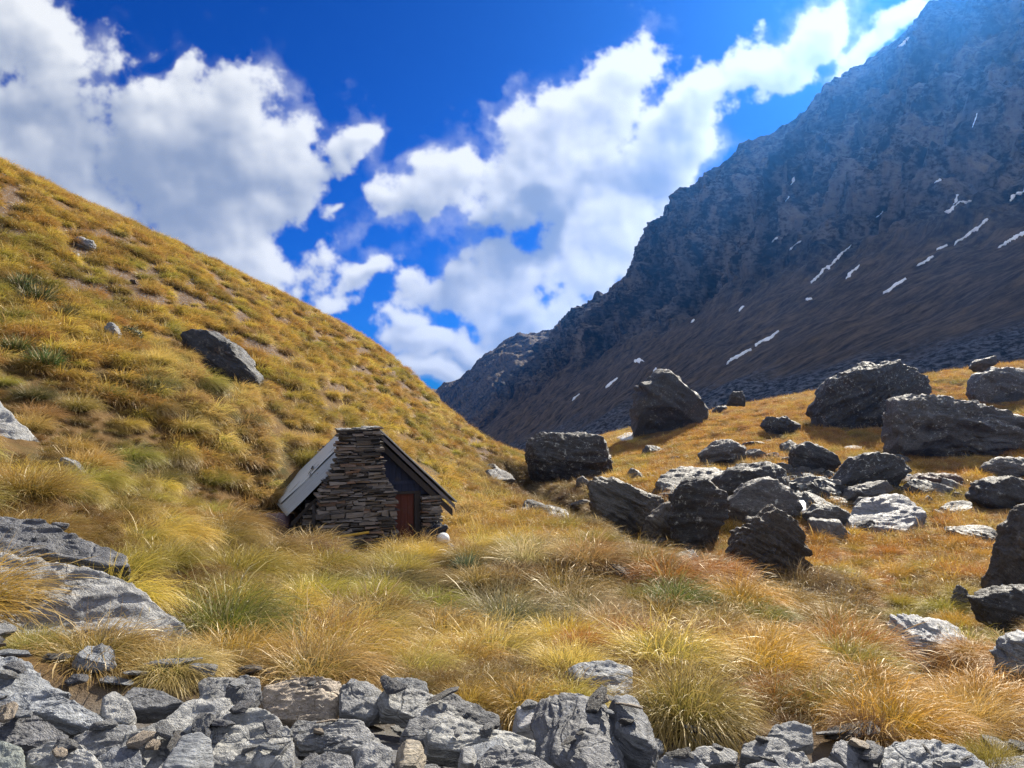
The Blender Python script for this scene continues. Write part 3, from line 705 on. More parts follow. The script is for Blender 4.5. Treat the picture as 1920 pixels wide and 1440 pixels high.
# --- outcrop at the left
hero([(-90,1060),(-90,950),(0,962),(70,972),(150,1000),(240,1040),(247,1064),(180,1058),(90,1040),(0,1048)], 'dark layered upper slab of the outcrop at the left edge', 1.1, (.13,.135,.15), (0.35, -0.38, 0.85), d=7.2, name='boulder', cat='boulder', slab=4)
hero([(90,988),(100,980),(128,982),(126,990),(100,996)], 'thin dark flake lying on top of the left outcrop', 1.2, (.10,.105,.12), (-.1,0,1), d=7.6)
hero([(-90,1240),(-90,1030),(60,1034),(160,1060),(240,1085),(320,1140),(375,1187),(345,1215),(250,1205),(120,1210)], 'long pale grey slab of the left outcrop, sloping down into tussock', 1.0, (.34,.345,.345), (0.42, -0.45, 0.8), d=6.2, name='boulder', cat='boulder', slab=4)
# --- small stones in the grass
hero([(893,1205),(897,1190),(915,1186),(934,1190),(936,1200),(915,1208)], 'small flat pale stone in the tussock below the hut', 1.2, PALE, (0.1, -0.3, 0.95), slab=4)
hero([(1062,1248),(1085,1240),(1140,1236),(1185,1248),(1188,1295),(1150,1300),(1110,1285),(1080,1268)], 'flat bluish grey slab lying bare between the tussocks', 1.2, BLUE, (0.15, -0.35, 0.9), slab=4)
# --- scree rocks of the foreground
FG = dict(rough=.55, cap=.27, slab=1)
hero([(200,1470),(225,1400),(240,1370),(300,1345),(350,1300),(390,1285),(430,1300),(450,1322),(520,1340),(548,1362),(556,1470)], 'biggest pale grey slab in the stony foreground', .9, (.33,.335,.33), (0.12, -0.32, 0.95), base=(390,1425), d=3.6, slab=4)
hero([(485,1300),(500,1280),(560,1267),(635,1270),(646,1290),(627,1347),(560,1350),(500,1345)], 'tan slab with a split face at the top of the scree', .8, TAN, (0.15, -0.5, 0.85), d=4.7, slab=4)
hero([(640,1335),(640,1285),(660,1268),(690,1270),(716,1290),(722,1328),(690,1345)], 'angular grey block right of the tan slab', .9, GREY, (0.2, -0.4, 0.85), d=4.7, slab=4)
hero([(422,1310),(430,1275),(460,1264),(488,1272),(490,1300),(470,1325),(440,1325)], 'dark block wedged left of the tan slab', .9, (.15,.155,.165), (0.2, -0.35, 0.9), d=4.5, slab=4)
hero([(-80,1335),(-80,1215),(0,1222),(50,1240),(90,1270),(132,1302),(60,1302),(0,1315)], 'bluish sloping slab at the left edge, topmost of the scree', .9, BLUE, (0.35, -0.25, 0.9), d=4.3, slab=4)
hero([(5,1308),(30,1288),(90,1290),(150,1318),(212,1346),(200,1360),(130,1354),(50,1334)], 'long bluish splinter pointing down to the right on the left scree', 1.2, BLUE, (0.3, -0.35, 0.88), d=3.9, slab=4)
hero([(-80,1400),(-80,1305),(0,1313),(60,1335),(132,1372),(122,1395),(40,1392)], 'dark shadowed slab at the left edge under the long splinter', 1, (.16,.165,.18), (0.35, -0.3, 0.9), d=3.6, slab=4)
hero([(188,1340),(192,1305),(215,1292),(240,1310),(254,1335),(240,1355),(205,1355)], 'lumpy pale stone beside the tip of the long splinter', 1, PALE, (0.1, -0.3, 0.9), d=4.1, slab=4)
hero([(222,1312),(250,1284),(290,1288),(346,1315),(300,1328),(250,1332)], 'flat dark slab under the dry tussock on the left', 1, (.14,.145,.155), (0.2, -0.3, 0.92), d=4.4, slab=4)
hero([(130,1400),(140,1368),(190,1352),(255,1360),(262,1385),(220,1408),(160,1412)], 'grey stone in front of the lumpy pale one', 1, GREY, (0.1, -0.3, 0.95), d=3.7, slab=4)
hero([(40,1470),(50,1405),(95,1388),(150,1392),(185,1425),(190,1470)], 'pale ribbed stone at the bottom left', 1, PALE, (-0.1, -0.35, 0.9), d=3.3, slab=4)
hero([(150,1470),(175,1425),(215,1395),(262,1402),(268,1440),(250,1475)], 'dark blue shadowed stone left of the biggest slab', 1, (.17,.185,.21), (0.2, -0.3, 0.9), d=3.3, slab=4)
hero([(-60,1475),(-60,1400),(0,1385),(40,1400),(45,1440),(30,1475)], 'greenish grey stone in the bottom left corner', 1, (.26,.29,.27), (0.1, -0.35, 0.9), d=3.2, slab=4)
hero([(308,1470),(312,1415),(325,1395),(360,1394),(380,1405),(384,1470)], 'upright bluish stone standing before the biggest slab', 1, BLUE, (.1,.5,1), d=3.15, e=4, **FG)
hero([(540,1362),(560,1342),(620,1343),(680,1350),(702,1376),(690,1398),(630,1410),(560,1400)], 'grey jagged slab below the tan slab', 1, GREY, (0.1, -0.35, 0.93), d=4.0, slab=4)
hero([(715,1300),(735,1278),(790,1290),(850,1320),(880,1350),(850,1365),(770,1340),(725,1325)], 'pale slanting slab right of the angular block', 1, (.32,.325,.32), (0.35, -0.3, 0.9), d=4.7, slab=4)
hero([(728,1290),(735,1268),(775,1268),(800,1280),(806,1305),(785,1310),(750,1296)], 'small dark angular block on top of the slanting slab', .9, (.15,.16,.175), (0.2, -0.3, 0.9), d=5.0, slab=4)
hero([(803,1322),(812,1300),(850,1299),(892,1320),(937,1342),(936,1360),(880,1358),(840,1348)], 'dark plank-like slab pointing right at the grass edge', .9, (.125,.13,.14), (0.3, -0.35, 0.9), d=4.9, slab=4)
hero([(755,1375),(768,1348),(800,1340),(824,1352),(822,1372),(790,1390),(765,1390)], 'dark flat stone below the slanting slab', 1.2, (.17,.175,.185), (0.2, -0.35, 0.9), d=4.2, slab=4)
hero([(800,1370),(815,1352),(880,1345),(950,1365),(1005,1385),(1000,1410),(940,1420),(850,1405),(805,1395)], 'large pale flat slab in the middle of the scree', 1.2, (.34,.345,.335), (0.1, -0.3, 0.95), d=4.0, slab=4)
hero([(1003,1362),(1040,1335),(1090,1327),(1130,1340),(1162,1372),(1172,1425),(1150,1475),(1080,1480),(1020,1420)], 'large dark rough boulder in the middle of the scree', 1, (.19,.195,.205), (.3,-.3,1), d=3.9, lichen=.3, **FG)
hero([(1142,1355),(1160,1322),(1200,1324),(1228,1372),(1234,1415),(1205,1455),(1170,1455)], 'dark block leaning on the right of the rough boulder', 1, (.19,.20,.215), (.5,0,1), d=4.1, **FG)
hero([(1048,1322),(1062,1313),(1085,1316),(1100,1328),(1085,1334),(1058,1331)], 'pale flat pebble balanced on top of the dark rough boulder', 1.6, PALE, (.2,-.2,1), d=4.35, **FG)
hero([(885,1475),(895,1420),(930,1395),(1000,1412),(1040,1440),(1060,1480)], 'dark jagged slab at the bottom edge left of the rough boulder', 1, (.19,.195,.205), (0.15, -0.35, 0.9), d=3.4, slab=4)
hero([(735,1460),(742,1415),(760,1397),(785,1400),(795,1430),(780,1465)], 'small yellowish stone at the bottom of the scree', 1, (.38,.33,.25), (.2,0,1), d=3.4, **FG)
hero([(858,1430),(868,1410),(885,1408),(893,1428),(880,1442)], 'small pale pointed stone right of the yellowish one', 1, PALE, (.2,0,1), d=3.6, **FG)
hero([(660,1470),(668,1400),(700,1385),(740,1400),(735,1440),(725,1475)], 'grey upright stone left of the yellowish one', 1, GREY, (0.35, -0.5, 0.7), d=3.4, slab=4)
hero([(560,1480),(565,1420),(610,1405),(660,1415),(668,1480)], 'dark grey block at the bottom edge right of the biggest slab', 1, (.2,.205,.215), (0.1, -0.35, 0.9), d=3.3, slab=4)
hero([(960,1355),(970,1335),(1000,1328),(1015,1345),(1000,1362)], 'little white crystalline stone at the grass edge', 1, (.5,.5,.5), (.1,0,1), d=4.7, **FG)
hero([(1435,1380),(1450,1358),(1490,1350),(1521,1360),(1524,1388),(1480,1402),(1450,1398)], 'flat-topped grey stone under the amber tussock', 1, GREY, (-0.1, -0.25, 0.95), d=4.6, slab=4)
hero([(1388,1415),(1395,1385),(1430,1375),(1480,1390),(1492,1415),(1450,1428)], 'grey stone left below the flat-topped one', 1, GREY, (0, -0.3, 0.9), d=4.2, slab=4)
hero([(1385,1475),(1400,1432),(1450,1415),(1505,1405),(1515,1425),(1480,1475)], 'pale slab rising to the right at the bottom edge', 1.1, (.32,.33,.34), (-0.25, -0.35, 0.9), d=3.7, slab=4)
hero([(1565,1400),(1580,1380),(1620,1395),(1670,1420),(1692,1455),(1640,1470),(1600,1450),(1578,1415)], 'striped long slab pointing down at the bottom right', 1, (.24,.25,.27), (0.25, -0.4, 0.88), d=4.1, slab=4)
hero([(1655,1400),(1690,1383),(1740,1385),(1800,1400),(1850,1425),(1868,1465),(1680,1465),(1660,1425)], 'large blue grey slab at the bottom right under the amber tussock', 1, BLUE, (0.2, -0.3, 0.92), d=4.1, slab=4)
hero([(1222,1475),(1232,1425),(1270,1400),(1300,1410),(1335,1440),(1340,1475)], 'bluish ribbed stone right of the leaning dark block', 1, BLUE, (-0.2, -0.4, 0.85), d=3.7, slab=4)
hero([(1490,1470),(1505,1435),(1550,1420),(1590,1440),(1600,1475)], 'grey stone left of the striped long slab', 1, GREY, (0.1, -0.3, 0.9), d=3.6, slab=4)
hero([(1295,1420),(1305,1400),(1345,1392),(1385,1405),(1380,1430),(1330,1435)], 'grey stone at the scree edge under the big pale tussock', 1, GREY, (0.1, -0.3, 0.9), d=4.4, slab=4)

# --- loose stones: a dozen shapes, copied
rng = np.random.RandomState(3)
SH = []
for i in range(14):
    f = [(.60,.36,.08),(.5,.38,.15),(.78,.22,.07),(.5,.30,.18)][i % 4]
    SH.append(rock_mesh('loose_stone', f, 900+i, 5, e=5.0+1.5*(i % 3), cuts=20, rough=.6, slab=1))
used_px = np.zeros((1600, 2100), bool)
for o, P, d in HEROES:
    x0, y0 = np.maximum(P.min(0), 0).astype(int); x1, y1 = np.maximum(P.max(0), 0).astype(int); used_px[y0+8:max(y1-8, 0), x0+8:max(x1-8, 0)] = True
SHB = [rock_mesh('rock', (.5, .40+.04*(i % 3), .26+.05*(i % 4)), 950+i, 5, e=4.5, cuts=22, rough=.75, slab=2) for i in range(10)]
def stones(n, gen, size, tints, label, group, name='loose_stone', cat='stone', lichen=0, skip=True, up=.12, smax=2.2, shapes=None):
    shapes = shapes or SH
    k_ = 0; tries = 0
    while k_ < n and tries < n*6:
        tries += 1
        u, v, d = gen()
        if d is None:
            g = pick([u], [v])[0]
            if np.isnan(g[0]): continue
        else:
            g = np.array([(u-CU)/F*d, d, 0.]); g[2] = gz(g[0], g[1])
        pu, pv = project(g)
        if skip and 0 <= pu < 2100 and 0 <= pv < 1600 and used_px[int(pv), int(pu)] and rng.rand() < .8: continue
        s = min(size(g[1]), smax)
        o = bpy.data.objects.new(name, shapes[rng.randint(len(shapes))]); C.objects.link(o)
        if not o.data.materials: o.data.materials.append(ROCK)
        o.location = (g[0], g[1], gz(g[0], g[1])+s*(rng.uniform(.0, up) if name != 'rock' else rng.uniform(-.10, .05))); o.scale = (s*rng.uniform(.8, 1.2), s*rng.uniform(.8, 1.2), s*rng.uniform(.7, 1.3))
        o.rotation_euler = (rng.normal()*.2+.12, rng.normal()*.16+.16, rng.normal()*.7+(3.14 if rng.rand() < .5 else 0))
        t = np.array(tints[rng.randint(len(tints))])*rng.uniform(.75, 1.2)
        tag(o, label, cat, group, tint=t); o['lichen'] = lichen; k_ += 1
def chips():
    u = rng.uniform(-60, 1980); top = np.interp(u, [0, 350, 500, 900, 1200, 1400, 1900], [5.2, 5.2, 5.4, 5.3, 5.1, 5.2, 4.9])
    return u, 0, top-abs(rng.normal())*.25
def scree():
    u = rng.uniform(-60, 1980); top = np.interp(u, [0, 350, 500, 900, 1200, 1400, 1900], [4.9, 4.9, 5.1, 5.0, 4.7, 4.8, 4.5])
    return u, 0, rng.uniform(2.9, top)
stones(235, scree, lambda d: float(np.exp(rng.normal(np.log(.235), .45))), [GREY, GREY, PALE, BLUE, (.16,.165,.18), TAN], 'loose grey stone lying in the gaps between the big foreground rocks', 'loose stones of the foreground scree', up=.32, smax=.40)
stones(60, chips, lambda d: float(np.exp(rng.normal(np.log(.2), .45))), [GREY, DARK, BLUE, DARK], 'grey stone lying where the scree meets the tussock', 'stones along the edge of the scree', up=.3, smax=.4)
# small shards lying on top of the big slabs: height of the slabs below each spot
HG = np.full((420, 420), -9.); hx0, hy0, hs = -4.2, 2.6, .02
for o_, P, d in HEROES:
    if d > 5.3: continue
    Vv = np.zeros(len(o_.data.vertices)*3, np.float32); o_.data.vertices.foreach_get('co', Vv); Vv = Vv.reshape(-1, 3)+np.array(o_.location)
    ix = ((Vv[:, 0]-hx0)/hs).astype(int); iy = ((Vv[:, 1]-hy0)/hs).astype(int); ok_ = (ix >= 0) & (ix < 420) & (iy >= 0) & (iy < 420)
    np.maximum.at(HG, (iy[ok_], ix[ok_]), Vv[ok_, 2])
k_ = 0
for q in range(4000):
    if k_ >= 62: break
    u = rng.uniform(-30, 1950); y = rng.uniform(3.0, 4.9); x = (u-CU)/F*y; i, j = int((y-hy0)/hs), int((x-hx0)/hs)
    if not (3 < i < 416 and 3 < j < 416): continue
    w_ = HG[i-3:i+4, j-3:j+4]
    if w_.min() < -8: 
        if (w_ > -8).sum() < 25: continue
    z = w_.max(); gxy = (w_[:, -1].mean()-w_[:, 0].mean(), w_[-1].mean()-w_[0].mean())
    if abs(gxy[0])+abs(gxy[1]) > .14: continue
    s_ = float(min(np.exp(rng.normal(np.log(.115), .4)), .19))
    o = bpy.data.objects.new('rock_shard', SH[rng.randint(len(SH))]); C.objects.link(o)
    o.location = (x, y, z+s_*.05); o.scale = (s_, s_, s_*rng.uniform(.7, 1.2)); o.rotation_euler = (np.clip(gxy[1]/.12, -.2, .2)+rng.normal()*.05, np.clip(-gxy[0]/.12, -.2, .2)+rng.normal()*.05, rng.uniform(0, 6.28))
    t = np.array([GREY, PALE, BLUE, (.16,.165,.18), TAN, DARK][rng.randint(6)])*rng.uniform(.7, 1.2)
    tag(o, 'broken schist shard lying on top of a big slab of the foreground scree', 'stone', 'shards on the foreground slabs', tint=t); o['lichen'] = .15; k_ += 1
print('shards', k_)
def pile():
    u = rng.normal(1440, 170); v = np.interp(u, [1150, 1300, 1500, 1700, 1900], [930, 905, 905, 930, 930])-rng.normal()*34+6
    return u, v, None
stones(160, pile, lambda d: float(np.exp(rng.normal(np.log(1.15), .42))), [BLACK, DARK, DARK], 'dark stone heaped among the big boulders of the pile across the gully', 'dark stones of the boulder pile', name='rock', cat='rock', lichen=.8, shapes=SHB)
def slope():
    return rng.uniform(1100, 1960), rng.uniform(745, 1110), None
stones(45, slope, lambda d: float(np.exp(rng.normal(np.log(.5), .4))), [BLACK, DARK, DARK], 'dark stone strewn singly over the golden slope across the gully', 'stones strewn over the far grassy slope', name='rock', cat='rock', lichen=.7)
def scar():
    u = rng.uniform(0, 900); v = np.interp(u, [0, 150, 300, 420, 550, 700, 800, 900], [395, 480, 545, 590, 640, 705, 770, 850])+rng.normal()*35
    return u, v, None
stones(60, scar, lambda d: float(np.exp(rng.normal(np.log(.32), .4))), [(.28,.26,.26), (.36,.33,.32), (.2,.19,.2)], 'small flat stone on the bare strip of the left hillside', 'stones on the bare hillside strip')
def bed():
    i = rng.randint(len(STREAM)-1); f = rng.rand(); p = STREAM[i]*(1-f)+STREAM[i+1]*f+rng.normal(size=2)*.9
    return CU+F*p[0]/p[1], 0, p[1]
stones(42, bed, lambda d: float(np.exp(rng.normal(np.log(.62), .4))), [DARK, BLACK, BLACK], 'dark stone along the stream in the gully', 'stones along the stream', name='rock', cat='rock', lichen=.5, skip=False)
# --- snow and water on the valley floor
def patch(name, pts, mtl, label, cat, lift, seed, kind=None):
    P = np.array(pts, float); c = poly_center(P); n = 40; rows = []
    th = np.linspace(0, 2*np.pi, n, endpoint=False); r = poly_radius(P, c, th)*(1+.12*perlin(np.stack([np.cos(th)*3, np.sin(th)*3, 0*th+seed], -1)))
    for f in (0.02, .35, .65, .9, 1.0):
        g = pick(c[0]+np.cos(th)*r*f, c[1]+np.sin(th)*r*f)
        g[:, 2] = (ground(g[:, 0], g[:, 1]) if cat != 'stream' else base_z(g[:, 0], g[:, 1]))+(lift if f < 1 else -.1)
        rows.append(g)
    Vp = np.concatenate(rows); Vp = Vp[~np.isnan(Vp).any(1)]
    if len(Vp) != 5*n: return None
    i = np.arange(4)[:, None]*n; j = np.arange(n)[None]; Fq = np.stack([i+j, i+(j+1) % n, i+n+(j+1) % n, i+n+j], -1).reshape(-1, 4)
    o = obj(name, mesh_np(name, Vp-Vp.mean(0), Fq), mtl, loc=Vp.mean(0)); return tag(o, label, cat, kind=kind)
patch('snow_patch', [(1470,958),(1480,946),(1505,944),(1514,962),(1512,972),(1490,975),(1468,972)], SNOW2, 'white snow patch in the hollow between the dark boulders', 'snow patch', .3, 1)
patch('snow_patch', [(1150,826),(1172,818),(1190,815),(1188,828),(1165,831)], SNOW2, 'grey snow patch on the flat left of the monolith', 'snow patch', .3, 2)
wm, k = mat('stream_water'); tc = k.n('ShaderNodeTexCoord')
b_ = principled(k, (.05, .06, .06), .08, k.bump(k.noise(tc.outputs['Object'], 9, 4, .6), 1, .06), spec=.6)
patch('stream', [(1515,1195),(1520,1168),(1550,1168),(1562,1180),(1558,1200)], wm, 'stream', 'stream', .02, 3, 'structure')
patch('stream', [(1735,1120),(1742,1095),(1760,1090),(1762,1110),(1750,1122)], wm, 'stream', 'stream', .02, 4, 'structure')
# ------------------------------------------------------------------ hut
HO = np.array([-3.17, 18.0, -3.75]); HR = R(20)
hut = empty('stone_hut', HO, HR)
tag(hut, 'small dry-stone mountain hut with a corrugated iron roof and a broad stone chimney', 'hut')
def stone_wall_mat():
    m, k = mat('stacked_schist'); tc = k.n('ShaderNodeTexCoord'); P = tc.outputs['Object']; s = k.at('stone')
    n = k.noise(P, 9, 6, .65); n2 = k.noise(k.vm('MULTIPLY', P, (1, 1, 5)), 12, 5, .7)
    c = k.mix(s, (.045, .042, .040), (.30, .275, .25))
    c = k.mix(k.ss(s, .8, .95), c, (.20, .13, .09))
    c = k.mix(1, c, k.mix(n2, (.45, .45, .46), (1.6, 1.55, 1.5)), 'MULTIPLY')
    c = k.mix(k.math('MULTIPLY', k.ss(n, .62, .7), .6), c, (.38, .37, .33))
    principled(k, c, .9, k.bump(k.math('MULTIPLY_ADD', n, .6, n2), .8, .03), spec=.2); return m
STW = stone_wall_mat()
hr = np.random.RandomState(11)
def stack(name, left, right, z0, z1, y0, y1, parent, seed, th=(.026, .072), axis='x', jit=.036):
    """dry-stone courses between left(z) and right(z), front face at y0, back at y1"""
    rg = np.random.RandomState(seed); V = []; Fs = []; at_ = []
    z = z0
    def box(a0, a1, b0, b1, c0, c1, tone):
        n = len(V)
        for zz in (c0, c1):
            for (x, y) in ((a0, b0), (a1, b0), (a1, b1), (a0, b1)):
                j = rg.normal(size=3)*np.array([.018, .018, .010])
                V.append((x+j[0], y+j[1], zz+j[2]) if axis == 'x' else (y+j[1], x+j[0], zz+j[2])); at_.append(tone)
        for f in ((0,3,2,1),(4,5,6,7),(0,1,5,4),(1,2,6,5),(2,3,7,6),(3,0,4,7)): Fs.append([n+q for q in f])
    while z < z1:
        t = rg.uniform(*th)*(1.6 if rg.rand() < .08 else 1); zt = min(z+t, z1+.02); zm = (z+zt)/2
        a, b = left(zm)+rg.normal()*jit*.8, right(zm)+rg.normal()*jit*.8; x = a
        while x < b-.01:
            w = rg.uniform(.14, .52)*rg.uniform(.6, 1); x2 = min(x+w, b)
            if b-x2 < .1: x2 = b
            d = rg.normal()*jit*.7
            dz = rg.normal()*.012
            box(x, x2-.006, y0+d, y1+rg.normal()*.02, z+dz+.002, zt+dz-.002-rg.rand()*.010, rg.rand())
            x = x2
        z = zt
    me = mesh_np(name, V, Fs, False); attr(me, 'stone', at_)
    return obj(name, me, STW, parent)
cz = [-.4, 1.55, 1.66, 2.0, 2.35, 2.98]
cl = lambda z: float(np.interp(z, cz, [-1.37, -1.35, -1.27, -1.10, -.93, -.90]))
cr = lambda z: float(np.interp(z, cz, [.40, .38, .28, .13, .06, .05]))
ch_ = stack('chimney', cl, cr, -.5, 2.96, -.62, -.03, hut, 1)
# a dark core behind the open joints
def prism(name, pts, y0, y1, mtl, parent, axis='y'):
    n = len(pts); V = [(x, y0, z) for x, z in pts]+[(x, y1, z) for x, z in pts]
    bm = bmesh.new(); vs = [bm.verts.new(v) for v in V]
    bm.faces.new(vs[:n]); bm.faces.new(vs[n:][::-1])
    for i in range(n): bm.faces.new([vs[i], vs[i+n], vs[(i+1) % n+n], vs[(i+1) % n]])
    bmesh.ops.recalc_face_normals(bm, faces=bm.faces)
    me = bpy.data.meshes.new(name); bm.to_mesh(me); bm.free(); return obj(name, me, mtl, parent)
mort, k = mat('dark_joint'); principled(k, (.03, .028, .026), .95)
prism('chimney_core', [(cl(z)+.06, z) for z in cz]+[(cr(z)-.06, z) for z in cz[::-1]], -.56, -.06, mort, hut)
RW, RL, APX, EL, ER = 1.85, 6.0, 2.86, .95, 1.10      # half width, length, apex height
slope_y = -.06                                          # the ridge drops a little towards the back
LEFTX, RIGHTX = -1.95, 1.86
LZ, RZ = APX-1.88, APX-1.76
left_wall_x, right_wall_x = -1.62, 1.58
# front wall pieces in dry stone
stack('front_wall', lambda z: left_wall_x, lambda z: -1.30, -.5, 1.28, 0, .45, hut, 2)
stack('corner_pillar', lambda z: 1.08+.02*math.sin(z*9), lambda z: right_wall_x-.02*z, -.6, 1.36, -.10, .45, hut, 3, jit=.022)
stack('side_wall', lambda y: .0, lambda y: RL-.2, -.6, .98, left_wall_x, left_wall_x+.35, hut, 4, axis='y')
stack('side_wall', lambda y: .46, lambda y: RL-.2, -.6, 1.10, right_wall_x-.36, right_wall_x-.02, hut, 5, axis='y')
stack('rear_wall', lambda z: left_wall_x+.1 if z < 1.1 else -1.6+(z-1.1), lambda z: right_wall_x-.1 if z < 1.1 else 1.6-(z-1.1), -.6, 2.4, RL-.2, RL+.1, hut, 6)
# gable sheet of dark painted boards
def board_mat(name, a, b, sc_=(14, 14, 1.2)):
    m, k = mat(name); tc = k.n('ShaderNodeTexCoord'); P = tc.outputs['Object']
    n = k.noise(k.vm('MULTIPLY', P, sc_), 2, 6, .65); n2 = k.noise(P, 5, 4)
    c = k.mix(n, a, b); c = k.mix(k.math('MULTIPLY', k.ss(n2, .55, .75), .4), c, (.09, .07, .055))
    principled(k, c, .8, k.bump(n, .4, .01), spec=.25); return m
BLUEB = board_mat('dark_blue_boards', (.014, .018, .036), (.04, .05, .095))
RED = board_mat('red_brown_door', (.075, .022, .016), (.15, .05, .034))
DKW = board_mat('weathered_timber', (.022, .02, .02), (.065, .056, .052))
bm_parts = []
zr = lambda x: APX-abs(x)*(1.76/1.86)-.09
x = .02; i = 0
gp = empty('gable_boards', (0, 0, 0)); gp.parent = hut
bpy.data.objects.remove(gp)
bv, bf = [], []
def addbox(bv, bf, x0, x1, y0, y1, z0a, z0b, z1a, z1b):
    n = len(bv); bv += [(x0,y0,z0a),(x1,y0,z0b),(x1,y1,z0b),(x0,y1,z0a),(x0,y0,z1a),(x1,y0,z1b),(x1,y1,z1b),(x0,y1,z1a)]
    for f in ((0,3,2,1),(4,5,6,7),(0,1,5,4),(1,2,6,5),(2,3,7,6),(3,0,4,7)): bf.append([n+q for q in f])
while x < 1.56:
    x2 = min(x+.15, 1.56); y = .05+hr.uniform(-.006, .006)
    z0 = 1.47 if x < 1.02 else 1.38
    addbox(bv, bf, x+.003, x2-.003, y, y+.03, z0, z0, max(zr(x), z0+.02), max(zr(x2), z0+.02)); x = x2
obj('gable_boards', mesh_np('gable_boards', bv, bf, False), BLUEB, hut)
bv, bf = [], []; addbox(bv, bf, -.2, 1.06, .02, .06, 1.64, 1.64, 1.72, 1.72); obj('batten', mesh_np('batten', bv, bf, False), BLUEB, hut)
# door of three boards, frame and lintel
door = None; bv, bf = [], []
for a in range(4): addbox(bv, bf, .30+a*.155, .30+a*.155+.151, .09+hr.uniform(-.004, .004), .12, -.25, -.25, 1.40, 1.40)
door = obj('door', mesh_np('door', bv, bf, False), RED, hut)
bv, bf = [], []; addbox(bv, bf, .84, .88, .06, .088, .55, .55, .68, .68); obj('handle', mesh_np('handle', bv, bf, False), DKW, door)
bv, bf = [], []; addbox(bv, bf, .925, 1.075, .03, .16, -.4, -.4, 1.40, 1.40); addbox(bv, bf, .20, .295, .05, .16, -.4, -.4, 1.40, 1.40); addbox(bv, bf, .20, 1.075, .03, .16, 1.403, 1.403, 1.468, 1.468)
obj('door_frame', mesh_np('door_frame', bv, bf, False), DKW, hut)
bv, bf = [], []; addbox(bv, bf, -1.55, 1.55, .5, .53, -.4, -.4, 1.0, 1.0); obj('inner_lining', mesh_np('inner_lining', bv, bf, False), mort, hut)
# roof
def iron_mat(name, a, b, rough=.45):
    m, k = mat(name); tc = k.n('ShaderNodeTexCoord'); P = tc.outputs['Object']
    n = k.noise(k.vm('MULTIPLY', P, (1.2, 3, 1.2)), 2.2, 6, .65); n2 = k.noise(P, 12, 5, .7); n3 = k.noise(P, 1.2, 3)
    c = k.mix(n, a, b); c = k.mix(k.math('MULTIPLY', k.ss(n2, .58, .72), k.ss(n3, .4, .6)), c, (.12, .065, .04))
    principled(k, c, rough, k.bump(n2, .25, .01), metal=0, spec=.5); return m
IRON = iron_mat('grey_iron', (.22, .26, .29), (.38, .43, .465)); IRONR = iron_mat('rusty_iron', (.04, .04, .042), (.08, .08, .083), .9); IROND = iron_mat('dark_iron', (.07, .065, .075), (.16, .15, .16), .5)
def roof_sheet(side, y0, y1, amp, pitch, thick, lift, name, mtl, xend, drop, ny=None, fl=0, dents=()):
    """sheet running from the ridge (x=0) to the eave; corrugations run down the slope"""
    ny = ny or int((y1-y0)/pitch*14)+2; nx = 24
    Ys = np.linspace(y0, y1, ny); Xs = np.linspace(0, 1, nx)
    XX, YY = np.meshgrid(Xs, Ys, indexing='ij'); z = APX-XX*drop+YY*slope_y
    L = math.hypot(xend, drop); n_ = np.array([abs(drop)/L*(1 if side > 0 else -1), 0, abs(xend)/L])
    h = lift+amp*np.sin(YY*2*np.pi/pitch)+.008*perlin(np.stack([XX.ravel()*4, YY.ravel()*1.5, 0*XX.ravel()+side], -1)).reshape(XX.shape)
    for (a, b, r, dd) in dents: h -= dd*np.exp(-(((XX-a)*2.4)**2+(YY-b)**2)/r**2)
    P = np.stack([XX*xend, YY, z], -1)+n_*h[..., None]; Q = P-n_*thick
    V = np.concatenate([P.reshape(-1, 3), Q.reshape(-1, 3)]); f = grid_faces(nx, ny); m = nx*ny
    Fs = np.concatenate([f, f[:, ::-1]+m])
    rim = [(i*ny, (i+1)*ny) for i in range(nx-1)]+[(i*ny+ny-1, (i+1)*ny+ny-1) for i in range(nx-1)]+[(j, j+1) for j in range(ny-1)]+[((nx-1)*ny+j, (nx-1)*ny+j+1) for j in range(ny-1)]
    Fs = np.concatenate([Fs, [(a, b, b+m, a+m) for a, b in rim]])
    return obj(name, mesh_np(name, V, Fs), mtl, hut)
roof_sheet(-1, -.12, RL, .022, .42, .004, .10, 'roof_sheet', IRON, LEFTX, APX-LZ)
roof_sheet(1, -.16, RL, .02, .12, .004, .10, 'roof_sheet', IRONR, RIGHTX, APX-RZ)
fs = roof_sheet(-1, 2.35, RL-.5, .0015, .9, .006, .15, 'flat_sheet', iron_mat('pale_flat_iron', (.42, .49, .54), (.56, .63, .68), .45), LEFTX*.97, (APX-LZ)*.97, ny=90, dents=((.62, 3.2, .3, .05), (.5, 3.9, .3, .04), (.7, 2.3, .3, .03)))
# cracks and lifted tears on the flat sheet
bv, bf = [], []
L_ = math.hypot(LEFTX, APX-LZ); nn_ = np.array([-(APX-LZ)/L_, 0, abs(LEFTX)/L_])
def on_roof(t, y): return np.array([LEFTX*t, y, APX-(APX-LZ)*t+y*slope_y])+nn_*.158
for (t0, y0, t1, y1, wd) in ((.50,3.6,.54,3.0,.10),(.54,3.0,.60,2.7,.09),(.58,2.4,.61,2.05,.07),(.46,2.6,.62,2.5,.03),(.20,3.1,.32,2.9,.03),(.70,2.9,.84,2.7,.03),(.78,4.2,.92,4.1,.03),(.12,2.7,.3,2.6,.03)):
    a, b = on_roof(t0, y0), on_roof(t1, y1); d = (b-a)/np.linalg.norm(b-a); s_ = np.cross(d, nn_)*wd*.5
    n = len(bv); mid = (a+b)/2
    top = nn_*.004
    for q in (a, mid+s_, b, mid-s_, a+top, mid+s_+top, b+top, mid-s_+top): bv.append(tuple(q))
    for f in ((4,5,6,7),(0,1,5,4),(1,2,6,5),(2,3,7,6),(3,0,4,7)): bf.append([n+q for q in f])
